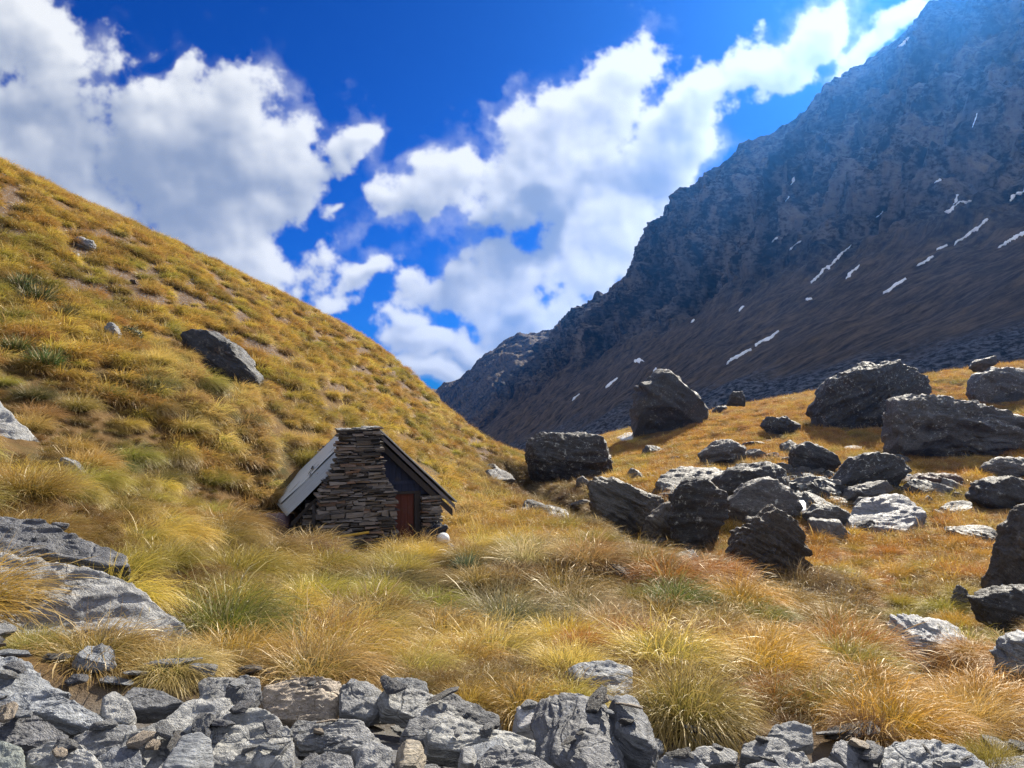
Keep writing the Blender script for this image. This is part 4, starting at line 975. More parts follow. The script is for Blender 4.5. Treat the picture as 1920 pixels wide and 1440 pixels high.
obj('rust_crack', mesh_np('rust_crack', bv, bf, False), mort, fs)
# ridge cap, barge boards, far verge
def board(name, a, b, wv, tv, mtl):
    a, b, wv, tv = map(np.array, (a, b, wv, tv)); V = [a, b, b+wv, a+wv, a+tv, b+tv, b+wv+tv, a+wv+tv]
    return obj(name, mesh_np(name, [tuple(map(float, v)) for v in V], [(0,1,2,3),(7,6,5,4),(4,5,1,0),(5,6,2,1),(6,7,3,2),(7,4,0,3)], False), mtl, hut)
board('barge_board', (0, -.10, APX-.10), (RIGHTX-.04, -.10, RZ-.09), (0, 0, -.17), (0, .035, 0), DKW)
board('barge_board', (0, -.06, APX-.10), (LEFTX+.04, -.06, LZ-.09), (0, 0, -.10), (0, .035, 0), DKW)
board('fascia', (.05, -.145, APX+.02), (RIGHTX+.01, -.145, RZ+.02), (0, 0, -.10), (0, .028, 0), IROND)
board('verge_strip', (-.02, RL-.42, APX+.13+RL*slope_y), (LEFTX, RL-.42, LZ+.11+RL*slope_y), (0, .40, -.02), (0, 0, .05), IROND)
board('ridge_cap', (-.02, .1, APX+.135), (-.02, RL, APX+.135+RL*slope_y), (.24, 0, -.19), (0, 0, .012), IRON)
board('ridge_cap', (.0, .1, APX+.137), (.0, RL, APX+.137+RL*slope_y), (-.24, 0, -.19), (0, 0, .012), IRON)
board('wall_plate', (LEFTX+.25, 0, LZ+.02), (LEFTX+.25, RL, LZ+.02+RL*slope_y), (.12, 0, .06), (0, 0, -.12), DKW)
# downpipe at the left of the chimney
def tube(name, pts, r, mtl, parent=None, n=10, rads=None):
    P = np.array(pts, float); m = len(P); rads = rads or [r]*m
    T_ = np.gradient(P, axis=0); T_ /= np.linalg.norm(T_, axis=1)[:, None]; V = []; Fs = []
    up = np.array([0, 0, 1.]) if abs(T_[0, 2]) < .9 else np.array([1., 0, 0])
    for i in range(m):
        a = np.cross(T_[i], up); a /= np.linalg.norm(a); b = np.cross(T_[i], a)
        for j in range(n):
            th = 2*math.pi*j/n; V.append(P[i]+(a*math.cos(th)+b*math.sin(th))*rads[i])
    for i in range(m-1):
        for j in range(n): Fs.append((i*n+j, i*n+(j+1) % n, (i+1)*n+(j+1) % n, (i+1)*n+j))
    V.append(P[0]); V.append(P[-1])
    for j in range(n): Fs.append((len(V)-2, (j+1) % n, j, j)); Fs.append((len(V)-1, (m-1)*n+j, (m-1)*n+(j+1) % n, (m-1)*n+(j+1) % n))
    bm = bmesh.new(); vs = [bm.verts.new(tuple(v)) for v in V]
    for f in Fs:
        q = []; [q.append(x) for x in f if x not in q]
        try: bm.faces.new([vs[x] for x in q])
        except ValueError: pass
    for f in bm.faces: f.smooth = True
    bmesh.ops.recalc_face_normals(bm, faces=bm.faces)
    me = bpy.data.meshes.new(name); bm.to_mesh(me); bm.free(); return obj(name, me, mtl, parent)
tube('corner_post', [(-1.42, -.30, -.4), (-1.42, -.30, .6), (-1.42, -.28, 1.3)], .045, DKW, hut)
# cap stones on the chimney
for (a, b, c_, d_, z) in ((-.62,.02,-.66,-.05,2.975),(-.95,-.55,-.60,-.1,2.97),(-.25,.10,-.64,-.2,3.01),(-.45,-.15,-.6,-.2,3.015)):
    me = rock_mesh('cap_stone', ((b-a)/2, (d_-c_)/2, .025), int(abs(a)*100), 4, e=4); s = obj('cap_stone', me, ROCK, hut, loc=((a+b)/2, (c_+d_)/2, z)); s['tint'] = [.26, .26, .25]; s['lichen'] = .5

def hl(x, y, z=None):
    c, s = math.cos(HR), math.sin(HR); X = HO[0]+x*c-y*s; Y = HO[1]+x*s+y*c
    return np.array([X, Y, gz(X, Y) if z is None else HO[2]+z])
# --- things left at the hut
yel, k = mat('yellow_paint'); tc = k.n('ShaderNodeTexCoord'); principled(k, k.mix(k.noise(tc.outputs['Object'], 9, 4), (.45, .27, .03), (.62, .40, .06)), .6)
a = at(612, 1010, 16.5); b = at(692, 998, 16.75)
pl = tube('yellow_pole', [(0, 0, 0), tuple((b-a)/2), tuple(b-a)], .028, yel, n=8); pl.location = a
tag(pl, 'yellow painted pole lying at the foot of the chimney', 'pole')
alu, k = mat('pole_metal'); principled(k, (.42, .42, .44), .35, metal=.8)
blk, k = mat('black_plastic'); principled(k, (.02, .02, .022), .6)
for j, (u0, v0, u1, v1, lab) in enumerate(((804, 1031, 813, 977, 'left trekking pole leaning on the stone corner of the hut'), (808, 1032, 819, 977, 'right trekking pole leaning on the stone corner of the hut'))):
    a = at(u0, v0, 18.0); b = at(u1, v1, 18.28)
    t = empty('trekking_pole', a); tag(t, lab, 'trekking pole', 'trekking poles against the hut'); v = b-a
    tube('shaft', [(0, 0, 0), tuple(v*.45), tuple(v*.86)], .012, alu, t, 8); tube('grip', [tuple(v*.86), tuple(v*.93), tuple(v)], .019, blk, t, 8)
    tube('basket', [tuple(v*.06), tuple(v*.075)], .04, blk, t, 10)
pk, k = mat('dark_pack_cloth'); tc = k.n('ShaderNodeTexCoord'); n = k.noise(tc.outputs['Object'], 6, 4); principled(k, k.mix(n, (.015, .016, .025), (.035, .038, .055)), .75, k.bump(n, .6, .03))
def blob_mesh(name, rad, seed, e=2.6, amp=.06, lvl=4):
    D, Fq = ico(lvl); kk = (np.abs(D)**e).sum(1)**(-1/e); V = D*kk[:, None]*np.array(rad)
    V = V+D*(fbm(D*2.2+seed, 3)*amp)[:, None]; return mesh_np(name, V, Fq)
pc = at(824, 1014, 18.1); pack = empty('backpack', pc+np.array([0, 0, -.25]), .3)
tag(pack, 'dark backpack leaning against the stone corner of the hut', 'backpack')
obj('pack_body', blob_mesh('pack_body', (.19, .15, .34), 2), pk, pack, loc=(0, .12, .22)); obj('top_lid', blob_mesh('top_lid', (.18, .15, .09), 5), pk, pack, loc=(0.02, .08, .52))
tube('shoulder_strap', [(-.10, -.02, .46), (-.14, -.07, .30), (-.12, -.06, .10), (-.08, 0, -.02)], .022, pk, pack)
tube('shoulder_strap', [(.10, -.02, .46), (.15, -.07, .36), (.16, -.06, .2), (.12, 0, .02)], .022, pk, pack)
whp, k = mat('white_helmet_shell'); principled(k, (.75, .76, .76), .35, spec=.5)
hc = at(831, 1010, 17.5); hel = empty('climbing_helmet', hc, .2); tag(hel, 'white climbing helmet hung on the dark backpack', 'helmet')
D, Fq = ico(4); Vh = D*np.array([.145, .165, .135]); cut = Vh[:, 2] < -.055; Vh[cut, 2] = -.055-.02*(Vh[cut, 1]/.15)**2; obj('shell', mesh_np('shell', Vh, Fq), whp, hel)
for j in range(3): tube('vent', [(-.07+.07*j, -.115, .055), (-.065+.065*j, -.085, .085), (-.06+.06*j, -.04, .108)], .010, blk, hel, 6)
tube('chin_strap', [(-.11, -.03, -.05), (-.06, -.08, -.14), (.0, -.10, -.17), (.06, -.08, -.14), (.11, -.03, -.05)], .008, blk, hel, 6)
bl, k = mat('blue_bag_cloth'); tc = k.n('ShaderNodeTexCoord'); n = k.noise(tc.outputs['Object'], 5, 4); principled(k, k.mix(k.ss(n, .45, .6), (.05, .22, .42), (.50, .56, .60)), .5, k.bump(n, .5, .02))
bc = at(849, 1032, 17.5); bag = empty('stuff_sack', bc+np.array([0, 0, -.14]), .1); tag(bag, 'blue and white stuff sack beside the helmet', 'bag')
obj('sack_body', blob_mesh('sack_body', (.085, .09, .19), 9, 2.4, .025), bl, bag, loc=(0, 0, .13)).rotation_euler = (0, -.5, 0)
tube('drawcord', [(-.09, 0, .30), (-.13, -.03, .36), (-.10, -.03, .40)], .008, blk, bag, 6)
tb = at(510, 980, 18.0); tub = empty('rusty_drum', tb+np.array([0, .1, -.3]), 0); tag(tub, 'dark rusty drum lying half buried at the left eave of the hut', 'drum')
dm = tube('drum_body', [(-.42, 0, .22), (-.3, 0, .23), (0, 0, .235), (.3, 0, .23), (.42, 0, .22)], .27, IRONP if 'IRONP' in globals() else iron_mat('purple_rust_iron', (.05, .03, .04), (.12, .07, .085), .6), tub, 24)
tube('drum_hoop', [(-.12, 0, .235), (-.09, 0, .235)], .285, IROND, tub, 24); tube('drum_hoop', [(.12, 0, .235), (.15, 0, .235)], .285, IROND, tub, 24)
# ------------------------------------------------------------------ tussock grass
def grass_mat():
    m, k = mat('tussock_blades')
    t = k.at('t'); rn = k.at('rnd'); tint = k.at('tint', 'INSTANCER', 'Color')
    oi = k.n('ShaderNodeObjectInfo')
    hs = k.n('ShaderNodeHueSaturation'); k.l(tint, hs.inputs['Color'])
    k.l(k.math('MULTIPLY_ADD', oi.outputs['Random'], .05, .475), hs.inputs['Hue'])
    k.l(k.math('MULTIPLY_ADD', oi.outputs['Random'], .5, .70), hs.inputs['Value']); hs.inputs['Saturation'].default_value = 1.0
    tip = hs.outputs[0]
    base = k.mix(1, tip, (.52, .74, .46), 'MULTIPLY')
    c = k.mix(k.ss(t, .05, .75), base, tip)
    c = k.mix(k.math('MULTIPLY', k.ss(rn, .72, .95), .6), c, (.50, .39, .20))
    c = k.mix(k.math('MULTIPLY', k.ss(rn, .25, .0), .5), c, (.20, .12, .05))
    d = k.n('ShaderNodeBsdfDiffuse'); k.l(c, d.inputs[0])
    tr = k.n('ShaderNodeBsdfTranslucent'); k.l(c, tr.inputs[0])
    gl = k.n('ShaderNodeBsdfGlossy'); gl.inputs['Roughness'].default_value = .45; gl.inputs[0].default_value = (.9, .85, .75, 1)
    a = k.n('ShaderNodeMixShader'); a.inputs[0].default_value = .38; k.l(d.outputs[0], a.inputs[1]); k.l(tr.outputs[0], a.inputs[2])
    b = k.n('ShaderNodeMixShader'); b.inputs[0].default_value = .05; k.l(a.outputs[0], b.inputs[1]); k.l(gl.outputs[0], b.inputs[2])
    k.l(b.outputs[0], k.out.inputs[0]); return m
GRASS = grass_mat()
def tussock_mesh(name, n, seed, r0=.16, L=(.6, 1.0), spread=(8, 62), droop=1.2, w0=.006, seg=6, wind=(.35, -.12), heads=0, lean=0):
    """a fountain of arching blades, combed by the wind"""
    rg = np.random.RandomState(seed)
    th = rg.uniform(0, 2*np.pi, n); rr_ = r0*np.sqrt(rg.rand(n))
    el = np.radians(90-(spread[0]+(spread[1]-spread[0])*(rr_/r0*.6+.4*rg.rand(n))))
    az = th+rg.normal(size=n)*.45
    ln = rg.uniform(*L, n); dr = droop*rg.uniform(.5, 1.5, n)
    isH = np.arange(n) < heads; ln = np.where(isH, ln*1.12, ln); dr = np.where(isH, dr*.8, dr)
    p = np.stack([rr_*np.cos(th), rr_*np.sin(th), -.06+0*th], -1)
    d = np.stack([np.cos(az)*np.cos(el), np.sin(az)*np.cos(el), np.sin(el)], -1)
    wd = np.array([wind[0], wind[1], 0])
    side = np.cross(d, [0, 0, 1.]); side += rg.normal(size=(n, 3))*.35; side /= np.linalg.norm(side, axis=1)[:, None]
    pts = [p]; kink = rg.normal(size=(n, 3))*.17
    for s in range(seg):
        d = d+(np.array([0, 0, -1.])*(dr*(s+.6)/seg)[:, None]*.38+wd*(.22*(s+1)/seg)+kink*.5)
        d /= np.linalg.norm(d, axis=1)[:, None]; p = p+d*(ln/seg)[:, None]; pts.append(p)
    ks = seg+1; V = np.zeros((n, ks*2-1, 3)); tA = np.zeros((n, ks*2-1))
    wd_ = w0*rg.uniform(.6, 1.35, n)
    for s in range(seg):
        f = s/seg; wv = wd_*(1-.75*f**1.6)
        wv = np.where(isH & (s >= seg-2), wd_*1.7, wv)
        V[:, 2*s] = pts[s]-side*wv[:, None]; V[:, 2*s+1] = pts[s]+side*wv[:, None]; tA[:, 2*s:2*s+2] = f
    V[:, -1] = pts[seg]; tA[:, -1] = 1
    fq = []
    for s in range(seg-1): fq += [(2*s, 2*s+1, 2*s+3), (2*s, 2*s+3, 2*s+2)]
    fq.append((2*seg-2, 2*seg-1, 2*seg))
    fq = np.array(fq); Fq = (fq[None]+(np.arange(n)*(ks*2-1))[:, None, None]).reshape(-1, 3)
    me = mesh_np(name, V.reshape(-1, 3), Fq, True)
    rv = rg.rand(n); rv = np.where(isH, .96, rv)
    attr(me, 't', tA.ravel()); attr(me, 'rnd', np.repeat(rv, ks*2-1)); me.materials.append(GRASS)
    return me
GOLD, AMBER, STRAW, OLIVE, GREEN, DKGREEN, BROWN, PALEG = (.58,.36,.07), (.60,.305,.045), (.62,.44,.17), (.30,.26,.045), (.13,.18,.03), (.045,.075,.02), (.30,.18,.07), (.56,.42,.21)
TM = {}
TM['soft'] = [tussock_mesh('tussock', 2640, 20+i, .24, (.5, .85), (5, 76), 1.9, .0034, heads=30) for i in range(3)]
TM['flow'] = [tussock_mesh('tussock', 2640, 30+i, .25, (.6, 1.0), (10, 70), 1.9, .0034, wind=(.9, -.35), heads=40) for i in range(3)]
TM['spiky'] = [tussock_mesh('tussock', 1920, 40+i, .20, (.42, .72), (2, 60), 1.0, .0034, wind=(.15, -.05), heads=10) for i in range(2)]
TM['seed'] = [tussock_mesh('tussock', 2080, 50+i, .25, (.45, .8), (5, 62), 1.2, .0034, wind=(.5, -.15), heads=240) for i in range(2)]
TM['drape'] = [tussock_mesh('tussock', 2720, 60+i, .24, (.7, 1.1), (15, 75), 2.3, .0034, wind=(.7, -.5), heads=30) for i in range(2)]
TM['flax'] = [tussock_mesh('flax_clump', 420, 70+i, .12, (.5, .9), (3, 50), .35, .014, wind=(.05, 0)) for i in range(2)]
tr_ = np.random.RandomState(5)
placed = []
def tussock(u, v, w, kind, tint, label, group='large tussocks around the hut and the scree', d=None, zs=1.0, name='tussock', cat='tussock', rz=None, ex=None):
    """u, v: foot of the plant in the photo; w: its width in photo pixels"""
    g = pick([u], [v])[0] if d is None else at(u, v, d)
    if np.isnan(g[0]): return
    g[2] = gz(g[0], g[1])
    s = w/F*g[1]/1.35
    o = bpy.data.objects.new(name, TM[kind][tr_.randint(len(TM[kind]))]); C.objects.link(o)
    o.location = g; o.scale = (s, s, s*zs); o.rotation_euler = (0, 0, tr_.normal()*.45 if rz is None else rz)
    placed.append((g[0], g[1], s*.45)); tag(o, label, cat, group, tint=np.array(tint)*tr_.uniform(.92, 1.08)); return o
for a in [
    (425,1185,250,'flow',(.20,.22,.035),'huge green and gold tussock right of the long pale slab',1.0),
    (640,1255,270,'flow',GOLD,'big golden tussock above the tan slab',.95),
    (175,1245,270,'soft',(.40,.24,.075),'brown dry tussock in front of the long pale slab',.75),
    (320,1262,210,'soft',STRAW,'straw-coloured tussock over the flat dark slab',.7),
    (60,1225,170,'spiky',(.34,.28,.08),'yellowish tussock at the left edge before the outcrop',.8),
    (735,1095,200,'drape',(.36,.29,.085),'olive tussock with long drooping blades in front of the chimney',.62),
    (815,1135,150,'soft',OLIVE,'olive green tussock under the draping one',.7),
    (620,1105,150,'flow',OLIVE,'dark olive tussock left below the yellow pole',.7),
    (955,1175,220,'drape',(.38,.33,.16),'grey green weeping tussock in the middle of the slope',.9),
    (1090,1225,140,'spiky',AMBER,'orange tussock standing upright above the bluish slab',.95),
    (1275,1135,150,'flow',GREEN,'bright green tussock on the crest of the bank',.95),
    (1185,1130,110,'spiky',OLIVE,'small olive tussock left of the bright green one',.9),
    (1290,1350,270,'soft',(.42,.31,.085),'big pale gold tussock at the scree edge, right of the rough boulder',1.25),
    (1470,1330,200,'soft',(.46,.25,.05),'amber tussock between the big pale gold one and the orange sweep',1.0),
    (1560,1345,200,'flow',(.30,.25,.05),'olive-hearted tussock above the flat-topped grey stone',1.0),
    (1680,1375,260,'flow',AMBER,'orange brown tussock sweeping right above the large blue grey slab',.9),
    (1620,1380,150,'spiky',BROWN,'brown dense tussock at the top of the striped slab',1),
    (1860,1440,170,'spiky',(.36,.28,.05),'spiky yellow green tussock at the bottom right edge',1.0),
    (1840,1345,220,'flow',AMBER,'rust orange tussock at the right edge of the bank',.8),
    (985,1335,190,'soft',GOLD,'golden tussock above the little white crystalline stone',1),
    (870,1255,160,'flow',GOLD,'golden tussock left of the small flat pale stone',1),
    (1065,1330,170,'soft',(.44,.30,.06),'gold tussock behind the balanced pebble',.95),
    (780,1270,170,'flow',(.48,.33,.09),'straw gold tussock above the slanting slab',.95),
    (880,1320,150,'spiky',(.50,.29,.06),'upright golden tussock above the plank-like slab',.8),
    (1000,1060,170,'seed',PALEG,'pale seed-headed tussock right of the hut',.9),
    (1100,1060,170,'seed',(.54,.34,.11),'golden seed-headed tussock further right of the hut',.9),
    (970,1090,130,'seed',BROWN,'brown tussock with seed heads right of the blue sack',.8),
    (1150,1180,150,'seed',(.50,.36,.15),'straw tussock with seed heads below the bank crest',.85),
    (1090,1150,160,'drape',PALEG,'pale weeping tussock with seed heads above the orange one',.85),
    (1430,1160,120,'flow',(.24,.24,.045),'green patch of tussock on the bank beside the stream',.8),
    (1350,1215,170,'seed',(.50,.32,.08),'gold seed-headed tussock on the middle of the bank',.85),
    (1022,948,90,'soft',(.22,.15,.07),'dark brown tussock at the head of the gully, near the black flat-topped boulder',.8),  # gully tussocks from here: brown tints darkened to carry the shade there
    (1082,980,90,'flow',(.20,.14,.06),'dark brown tussock left of the leaning boulder in the gully',.8),
    (1135,1018,90,'soft',(.18,.12,.06),'dark brown tussock at the foot of the leaning boulder',.8),
    (1305,1052,80,'soft',(.22,.15,.06),'brown tussock at the foot of the upright speckled boulder',.8),
    (1335,1062,90,'soft',(.16,.11,.05),'dark tussock left of the pointed brown boulder',.8),
    (1515,1105,130,'flow',(.17,.10,.04),'dark reddish brown tussock right of the pointed brown boulder',1.0),
    (1560,1150,130,'drape',(.16,.10,.045),'dark brown tussock hanging over the stream',1.0),
    (1585,1105,120,'soft',(.24,.14,.05),'brown tussock above the stream on the far bank',.9),
    (1470,1125,100,'soft',(.15,.10,.045),'dark tussock down in the gully below the pointed boulder',.9),
    (1610,1160,120,'soft',(.28,.20,.06),'dull gold tussock on the far bank just right of the stream',.9),
    (1450,1240,170,'flow',AMBER,'amber tussock sloping toward the stream',.85),
    (540,1150,150,'flow',GOLD,'golden tussock just right of the huge green one',.85),
    (700,1190,170,'flow',(.46,.31,.09),'straw gold tussock below the draping olive one',.85),
    (300,1010,170,'flow',GOLD,'golden tussock behind the left outcrop',.8),
    (480,1075,190,'flow',(.44,.27,.06),'brown gold tussock left of the hut',.55),
    (560,1040,140,'flow',BROWN,'reddish brown tussock at the left foot of the hut',.55),
    (420,985,150,'flow',GOLD,'golden tussock uphill left of the hut',.8),
    (390,905,110,'spiky',OLIVE,'dark olive tussock on the slope left of the hut',.9),
    (245,860,110,'soft',OLIVE,'olive tussock high left of the hut',.9),
    (225,880,90,'spiky',(.16,.16,.05),'dark-hearted tussock above the half-buried stone',.9),
    (60,750,110,'spiky',(.13,.13,.04),'dark olive tussock above the pale slab at the left edge',.9),
    (285,725,90,'soft',(.18,.16,.05),'dark tussock left below the dark slab boulder',.9),
    (412,782,70,'soft',(.15,.15,.045),'dark round tussock below the dark slab boulder',1),
    (460,792,70,'soft',(.15,.15,.045),'dark round tussock right of a like one below the dark slab boulder',1),
    (205,745,80,'spiky',(.18,.19,.045),'greenish tussock on the slope below the bush',.9),
    (300,900,110,'soft',(.26,.24,.05),'olive gold tussock in the slope above the outcrop',.9)]:
    tussock(a[0], a[1], a[2]*1.04, *a[3:6], zs=a[6]*(1.0 if a[1] > 1110 else .85))
for a in [(70,570,95,'flax',DKGREEN,'dark green flax-like clump high on the left hillside'), (38,545,70,'flax',(.07,.09,.03),'olive flax-like clump above the dark green one'),
          (88,690,90,'flax',(.06,.10,.025),'green flax-like clump lying flat at the left edge of the hillside'), (30,665,70,'flax',(.09,.12,.03),'light green flax-like clump at the left edge'),
          (875,1075,75,'flax',(.10,.15,.08),'blue green spiky plant right of the blue sack'), (120,600,70,'flax',(.10,.11,.035),'faded olive clump right of the dark green one')]:
    tussock(*a, group='flax-like clumps', name='flax_clump', cat='plant')
# leafy dark bush
def bush(u, v, w, label):
    g = pick([u], [v])[0]; s = w/F*g[1]; rg = np.random.RandomState(9); n = 1500
    D = rg.normal(size=(n, 3)); D /= np.linalg.norm(D, axis=1)[:, None]; P = D*np.array([.5, .4, .36])*(.6+.4*rg.rand(n))[:, None]*(1+.3*fbm(D*2.5, 2))[:, None]*s+np.array([0, 0, .2*s])
    a = rg.normal(size=(n, 3)); a /= np.linalg.norm(a, axis=1)[:, None]; b = np.cross(a, D); ls = .05*s
    V = np.stack([P-a*ls, P+b*ls*.4, P+a*ls, P-b*ls*.4], 1).reshape(-1, 3)
    m, k = mat('bush_leaf'); oi = k.n('ShaderNodeTexCoord'); principled(k, k.mix(k.noise(oi.outputs['Object'], 8, 3), (.012, .03, .01), (.05, .09, .025)), .6)
    root = empty('bush', g); tag(root, label, 'bush'); obj('foliage', mesh_np('foliage', V, np.arange(n*4).reshape(-1, 4)), m, root)
    for q in range(5):
        e_ = np.array([math.cos(q*1.3)*.25, math.sin(q*1.3)*.2, .35])*s; tube('stem', [(0, 0, -.1), tuple(e_*.5), tuple(e_)], .02*s, DKW, root, 6)
bush(243, 640, 52, 'dark green leafy bush on the golden hillside')

# --- more tussocks, one by one, over the near ground
hut_in = lambda x, y: (lambda X, Y: (-2.1 < X < 1.75) and (-.75 < Y < 6.2))(*((x-HO[0])*math.cos(HR)+(y-HO[1])*math.sin(HR), -(x-HO[0])*math.sin(HR)+(y-HO[1])*math.cos(HR)))
rockpos = [(o.location.x, o.location.y, min(np.ptp(P[:, 0])/F*d*.36, 3)) for o, P, d in HEROES]
# where a plant would hide a stone, or the things at the hut, that the photo shows
HMAP = np.full((400, 540), np.nan)
gu, gv = np.meshgrid((np.arange(540)+.5)*4-60, (np.arange(400)+.5)*4)
for o_, P, d in HEROES+[(None, np.array([(798,960),(866,960),(866,1046),(798,1046)]), 18.3), (None, np.array([(596,900),(748,900),(748,1016),(596,1022)]), 17), (None, np.array([(490,940),(600,940),(600,992),(490,996)]), 17.5), (None, np.array([(742,915),(792,915),(792,985),(742,985)]), 18), (None, np.array([(1465,935),(1518,935),(1518,980),(1465,980)]), 28), (None, np.array([(1512,1162),(1562,1162),(1562,1200),(1512,1200)]), 16)]:
    ins = np.zeros(gu.shape, bool)
    for a, b in zip(P, np.roll(P, -1, 0)):
        c_ = (a[1] > gv) != (b[1] > gv); xi = (b[0]-a[0])*(gv-a[1])/(b[1]-a[1]+1e-9)+a[0]; ins ^= c_ & (gu < xi)
    HMAP[ins] = np.fmin(np.where(np.isnan(HMAP[ins]), 1e9, HMAP[ins]), d)
def hides(x, y, z, h):
    """would a plant of height h here cover one of them?"""
    out = np.zeros(np.shape(x), bool)
    for f in (.35, .75):
        u = CU+F*x/y; v = CV-F*(z+h*f)/y
        i = np.clip((v/4).astype(int), 0, 399); j = np.clip(((u+60)/4).astype(int), 0, 539)
        D = HMAP[i, j]; out |= (~np.isnan(D)) & (D > y-.3) & (v > 0) & (v < 1600) & (u > -60) & (u < 2100)
    return out
def near_stream(x, y):
    dm = np.full(np.shape(x), 1e9)
    for a, b in zip(STREAM[:-1], STREAM[1:]):
        e = b-a; t = np.clip(((x-a[0])*e[0]+(y-a[1])*e[1])/(e@e), 0, 1); dm = np.minimum(dm, np.hypot(x-a[0]-e[0]*t, y-a[1]-e[1]*t))
    return dm
def free(x, y, r, slack=.6):
    if hut_in(x, y): return False
    if hides(np.array([x]), np.array([y]), np.array([gz(x, y)]), r*1.5)[0]: return False
    if near_stream(np.array([x]), np.array([y]))[0] < .8: return False
    return all((x-a)**2+(y-b)**2 > (c*1.0)**2 for a, b, c in rockpos)
def scree_edge(u): return float(np.interp(u, [-300, 0, 350, 500, 900, 1200, 1400, 1900, 2300], [5.0, 5.0, 5.0, 5.2, 5.1, 5.0, 5.2, 4.9, 4.9]))
def zone_tint(x, y, rg):
    """the colour of the grass changes slowly over the ground: gold by the hut, amber on the bank and across the gully"""
    n = float(fbm(np.array([[x*.16, y*.16, 3.3]]), 3)[0]); n2 = float(fbm(np.array([[x*.5, y*.5, 9.]]), 2)[0])
    u = CU+F*x/y
    am = sstep(900, 1300, u)
    t = np.array(GOLD)*(1-am)+np.array(AMBER)*am
    if n+n2*.8 > .22: t = t*.35+np.array(OLIVE)*.65
    elif rg.rand() < .16: t = t*.4+np.array((.22, .24, .05))*.6
    elif n-n2*.5 < -.38: t = t*.5+np.array(STRAW)*.5
    return t*rg.uniform(.85, 1.12)
REG = [('gold tussock on the slope between the hut and the scree', lambda u, y: u < 1000 and y < 16),
       ('gold tussock on the ground level with or just behind the hut', lambda u, y: u < 1000),
       ('amber tussock on the bank right of the hut', lambda u, y: y < 17), ('amber tussock on the far side of the gully', lambda u, y: True)]
cnt = 0; tries = 0
while cnt < 232 and tries < 9000:
    tries += 1
    u = tr_.uniform(-120, 2040); y = 5.0*(26/5.0)**(tr_.rand()**1.0)
    if y < scree_edge(u)+.25: continue
    x = (u-CU)/F*y
    if not free(x, y, .3): continue
    r = tr_.uniform(.32, .56)
    if any((x-a)**2+(y-b)**2 < (.84*(r+c))**2 for a, b, c in placed): continue
    z = gz(x, y); s = r/.45*tr_.uniform(.8, 1.05)
    o = bpy.data.objects.new('tussock', None)
    kd = ['flow', 'soft', 'soft', 'seed', 'spiky', 'spiky', 'drape'][tr_.randint(7)]
    bpy.data.objects.remove(o); o = bpy.data.objects.new('tussock', TM[kd][tr_.randint(len(TM[kd]))]); C.objects.link(o)
    o.location = (x, y, z); o.scale = (s, s, s*tr_.uniform(.65, .9)); o.rotation_euler = (0, 0, tr_.normal()*.5)
    lab = next(l for l, f in REG if f(u, y)); tag(o, lab, 'tussock', lab.replace('tussock', 'tussocks', 1), tint=zone_tint(x, y, tr_))
    placed.append((x, y, r)); cnt += 1

# --- the rest of the grass, past counting: one object
LOD = [tussock_mesh('far_tuft', 560, 80+i, .22, (.35, .60), (4, 84), 1.7, .0060, seg=4, wind=(.4, -.15), heads=6) for i in range(4)]
MID = [tussock_mesh('mid_tuft', 900, 90+i, .28, (.30, .55), (10, 78), 1.4, .0032, seg=5, wind=(.6, -.25), heads=8) for i in range(4)]
def scatter(name, protos, pos, scl, rot, tint):
    me = bpy.data.meshes.new(name); me.vertices.add(len(pos)); me.vertices.foreach_set('co', np.asarray(pos, np.float32).ravel())
    attr(me, 'sc', scl); attr(me, 'rz', rot); attr(me, 'tint', tint, 'FLOAT_VECTOR'); attr(me, 'pid', tr_.randint(0, len(protos), len(pos)).astype(float))
    o = obj(name, me); tag(o, kind='stuff')
    coll = bpy.data.collections.new(name+'_shapes')
    for i, p in enumerate(protos): coll.objects.link(bpy.data.objects.new(f'{name}_shape', p))
    ng = bpy.data.node_groups.new(name, 'GeometryNodeTree'); k = N(ng)
    ng.interface.new_socket('Geometry', in_out='INPUT', socket_type='NodeSocketGeometry'); ng.interface.new_socket('Geometry', in_out='OUTPUT', socket_type='NodeSocketGeometry')
    gi, go = k.n('NodeGroupInput'), k.n('NodeGroupOutput')
    ci = k.n('GeometryNodeCollectionInfo'); ci.inputs[0].default_value = coll; ci.inputs[1].default_value = True; ci.inputs[2].default_value = True
    def na(nm, t='FLOAT'):
        x = k.n('GeometryNodeInputNamedAttribute', data_type=t); x.inputs[0].default_value = nm; return x.outputs[0]
    ip = k.n('GeometryNodeInstanceOnPoints'); mp = k.n('GeometryNodeMeshToPoints')
    k.l(gi.outputs[0], mp.inputs[0]); k.l(mp.outputs[0], ip.inputs['Points']); k.l(ci.outputs[0], ip.inputs['Instance']); ip.inputs['Pick Instance'].default_value = True
    fi = k.n('FunctionNodeFloatToInt'); k.l(na('pid'), fi.inputs[0]); k.l(fi.outputs[0], ip.inputs['Instance Index'])
    cx = k.n('ShaderNodeCombineXYZ'); k.l(na('rz'), cx.inputs[2]); k.l(cx.outputs[0], ip.inputs['Rotation'])
    k.l(na('sc'), ip.inputs['Scale'])
    k.l(ip.outputs[0], go.inputs[0])
    md = o.modifiers.new('scatter', 'NODES'); md.node_group = ng; me.materials.append(GRASS); return o
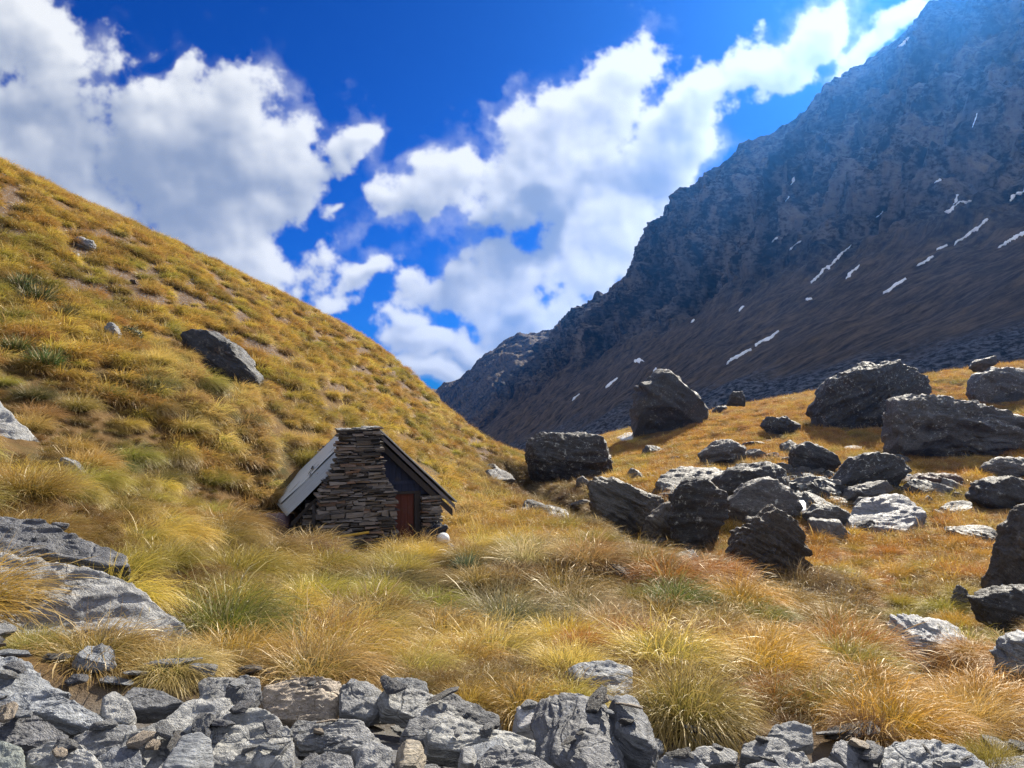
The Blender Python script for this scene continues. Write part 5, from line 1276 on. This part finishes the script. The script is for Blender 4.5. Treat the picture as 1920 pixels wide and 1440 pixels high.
def field(n, u0, u1, d0, d1, keep, sc_rng, seed, power=1.0):
    rg = np.random.RandomState(seed); u = rg.uniform(u0, u1, n); d = np.sqrt(rg.rand(n)*(d1**2-d0**2)+d0**2)*1.0
    if power != 1: d = d0*(d1/d0)**(rg.rand(n)**power)
    x = (u-CU)/F*d; y = d; z = ground(x, y)
    ok = keep(u, x, y, z, rg)
    # out of the picture below/above, or behind the brow of a hill
    vv = CV-F*z/y; ok &= (vv > -80) & (vv < 1560)
    for a, b, c in rockpos: ok &= (x-a)**2+(y-b)**2 > (c*.95)**2
    X = (x-HO[0])*math.cos(HR)+(y-HO[1])*math.sin(HR); Y = -(x-HO[0])*math.sin(HR)+(y-HO[1])*math.cos(HR)
    ok &= ~((X > -2.0) & (X < 1.75) & (Y > -.75) & (Y < 6.1))
    ok &= ~(hides(x, y, z, (.62 if d1 < 30 else .34)*sc_rng[1]) & (rg.rand(n) < .97)); ok &= (near_stream(x, y) > .75) | (rg.rand(n) < .12)
    x, y, z, u = x[ok], y[ok], z[ok], u[ok]
    p = np.stack([x*.16, y*.16, 0*x+3.3], -1); n1 = fbm(p, 3); n2 = fbm(np.stack([x*.6, y*.6, 0*x+9], -1), 2)
    am = sstep(900, 1300, u)[:, None]; t = np.array(GOLD)*(1-am)+np.array(AMBER)*am
    w = sstep(.22, .5, n1+n2*.5)[:, None]*.65; t = t*(1-w)+np.array(OLIVE)*w
    w = sstep(.22, .55, -n1+n2*.4)[:, None]*.55; t = t*(1-w)+np.array(STRAW)*w
    sp = rg.rand(len(x)); dk = ((sp > .93)*.6)[:, None]; t = t*(1-dk)+np.array((.15, .14, .045))*dk
    ns = sstep(4.2, 1.2, near_stream(x, y))[:, None]*.85*(y > 12)[:, None]; t = t*(1-ns)+np.array((.17, .105, .05))*ns  # brown near the stream, with the gully's shade put into the tint
    if d1 < 30: t = t*np.array((.40, .37, .35))  # thatch tint darkened further, standing for shade in gaps between tussocks
    t = t*rg.uniform(.7, 1.2, (len(x), 1))
    s = rg.uniform(*sc_rng, len(x)); return np.stack([x, y, z], -1), s, rg.normal(size=len(x))*.6, t
def keep_far(u, x, y, z, rg):
    b = bare_at(x, y); n = fbm(np.stack([x*.25, y*.25, 0*x], -1), 2)
    c = fbm(np.stack([x*.7, y*.7, 0*x+4], -1), 2)
    return rg.rand(len(x)) < np.where(b > .35, .76+.2*(n > .1), .95)*(c > np.where((x < 0) & (y > 24), -.08, -.40))
def keep_mid(u, x, y, z, rg):
    e = np.interp(u, [-300, 0, 350, 500, 900, 1200, 1400, 1900, 2300], [5.0, 5.0, 5.0, 5.2, 5.1, 5.0, 5.2, 4.9, 4.9]); return y > e+.25
P_, S_, R_, T_ = field(46000, -150, 2050, 19, 90, keep_far, (.5, 1.25), 1)
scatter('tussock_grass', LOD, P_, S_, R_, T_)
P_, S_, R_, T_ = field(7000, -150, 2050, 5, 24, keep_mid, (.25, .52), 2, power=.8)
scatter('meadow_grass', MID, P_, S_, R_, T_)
# ------------------------------------------------------------------ air
hm, k = mat('blue_haze'); hv = k.n('ShaderNodeVolumePrincipled')
hv.inputs['Color'].default_value = (.07, .32, 1.0, 1); hv.inputs['Density'].default_value = HAZE
hv.inputs['Anisotropy'].default_value = .76
k.l(hv.outputs[0], k.out.inputs['Volume'])
bm = bmesh.new(); bmesh.ops.create_cube(bm, size=1)
me = bpy.data.meshes.new('haze'); bm.to_mesh(me); bm.free()
hz = obj('haze', me, hm); HT = float(V[:, 2].max()) if False else MTOP+4
hz.scale = (5400, 5400, HT+70); hz.location = (0, 0, (HT+70)/2-70)
tag(hz, kind='stuff')
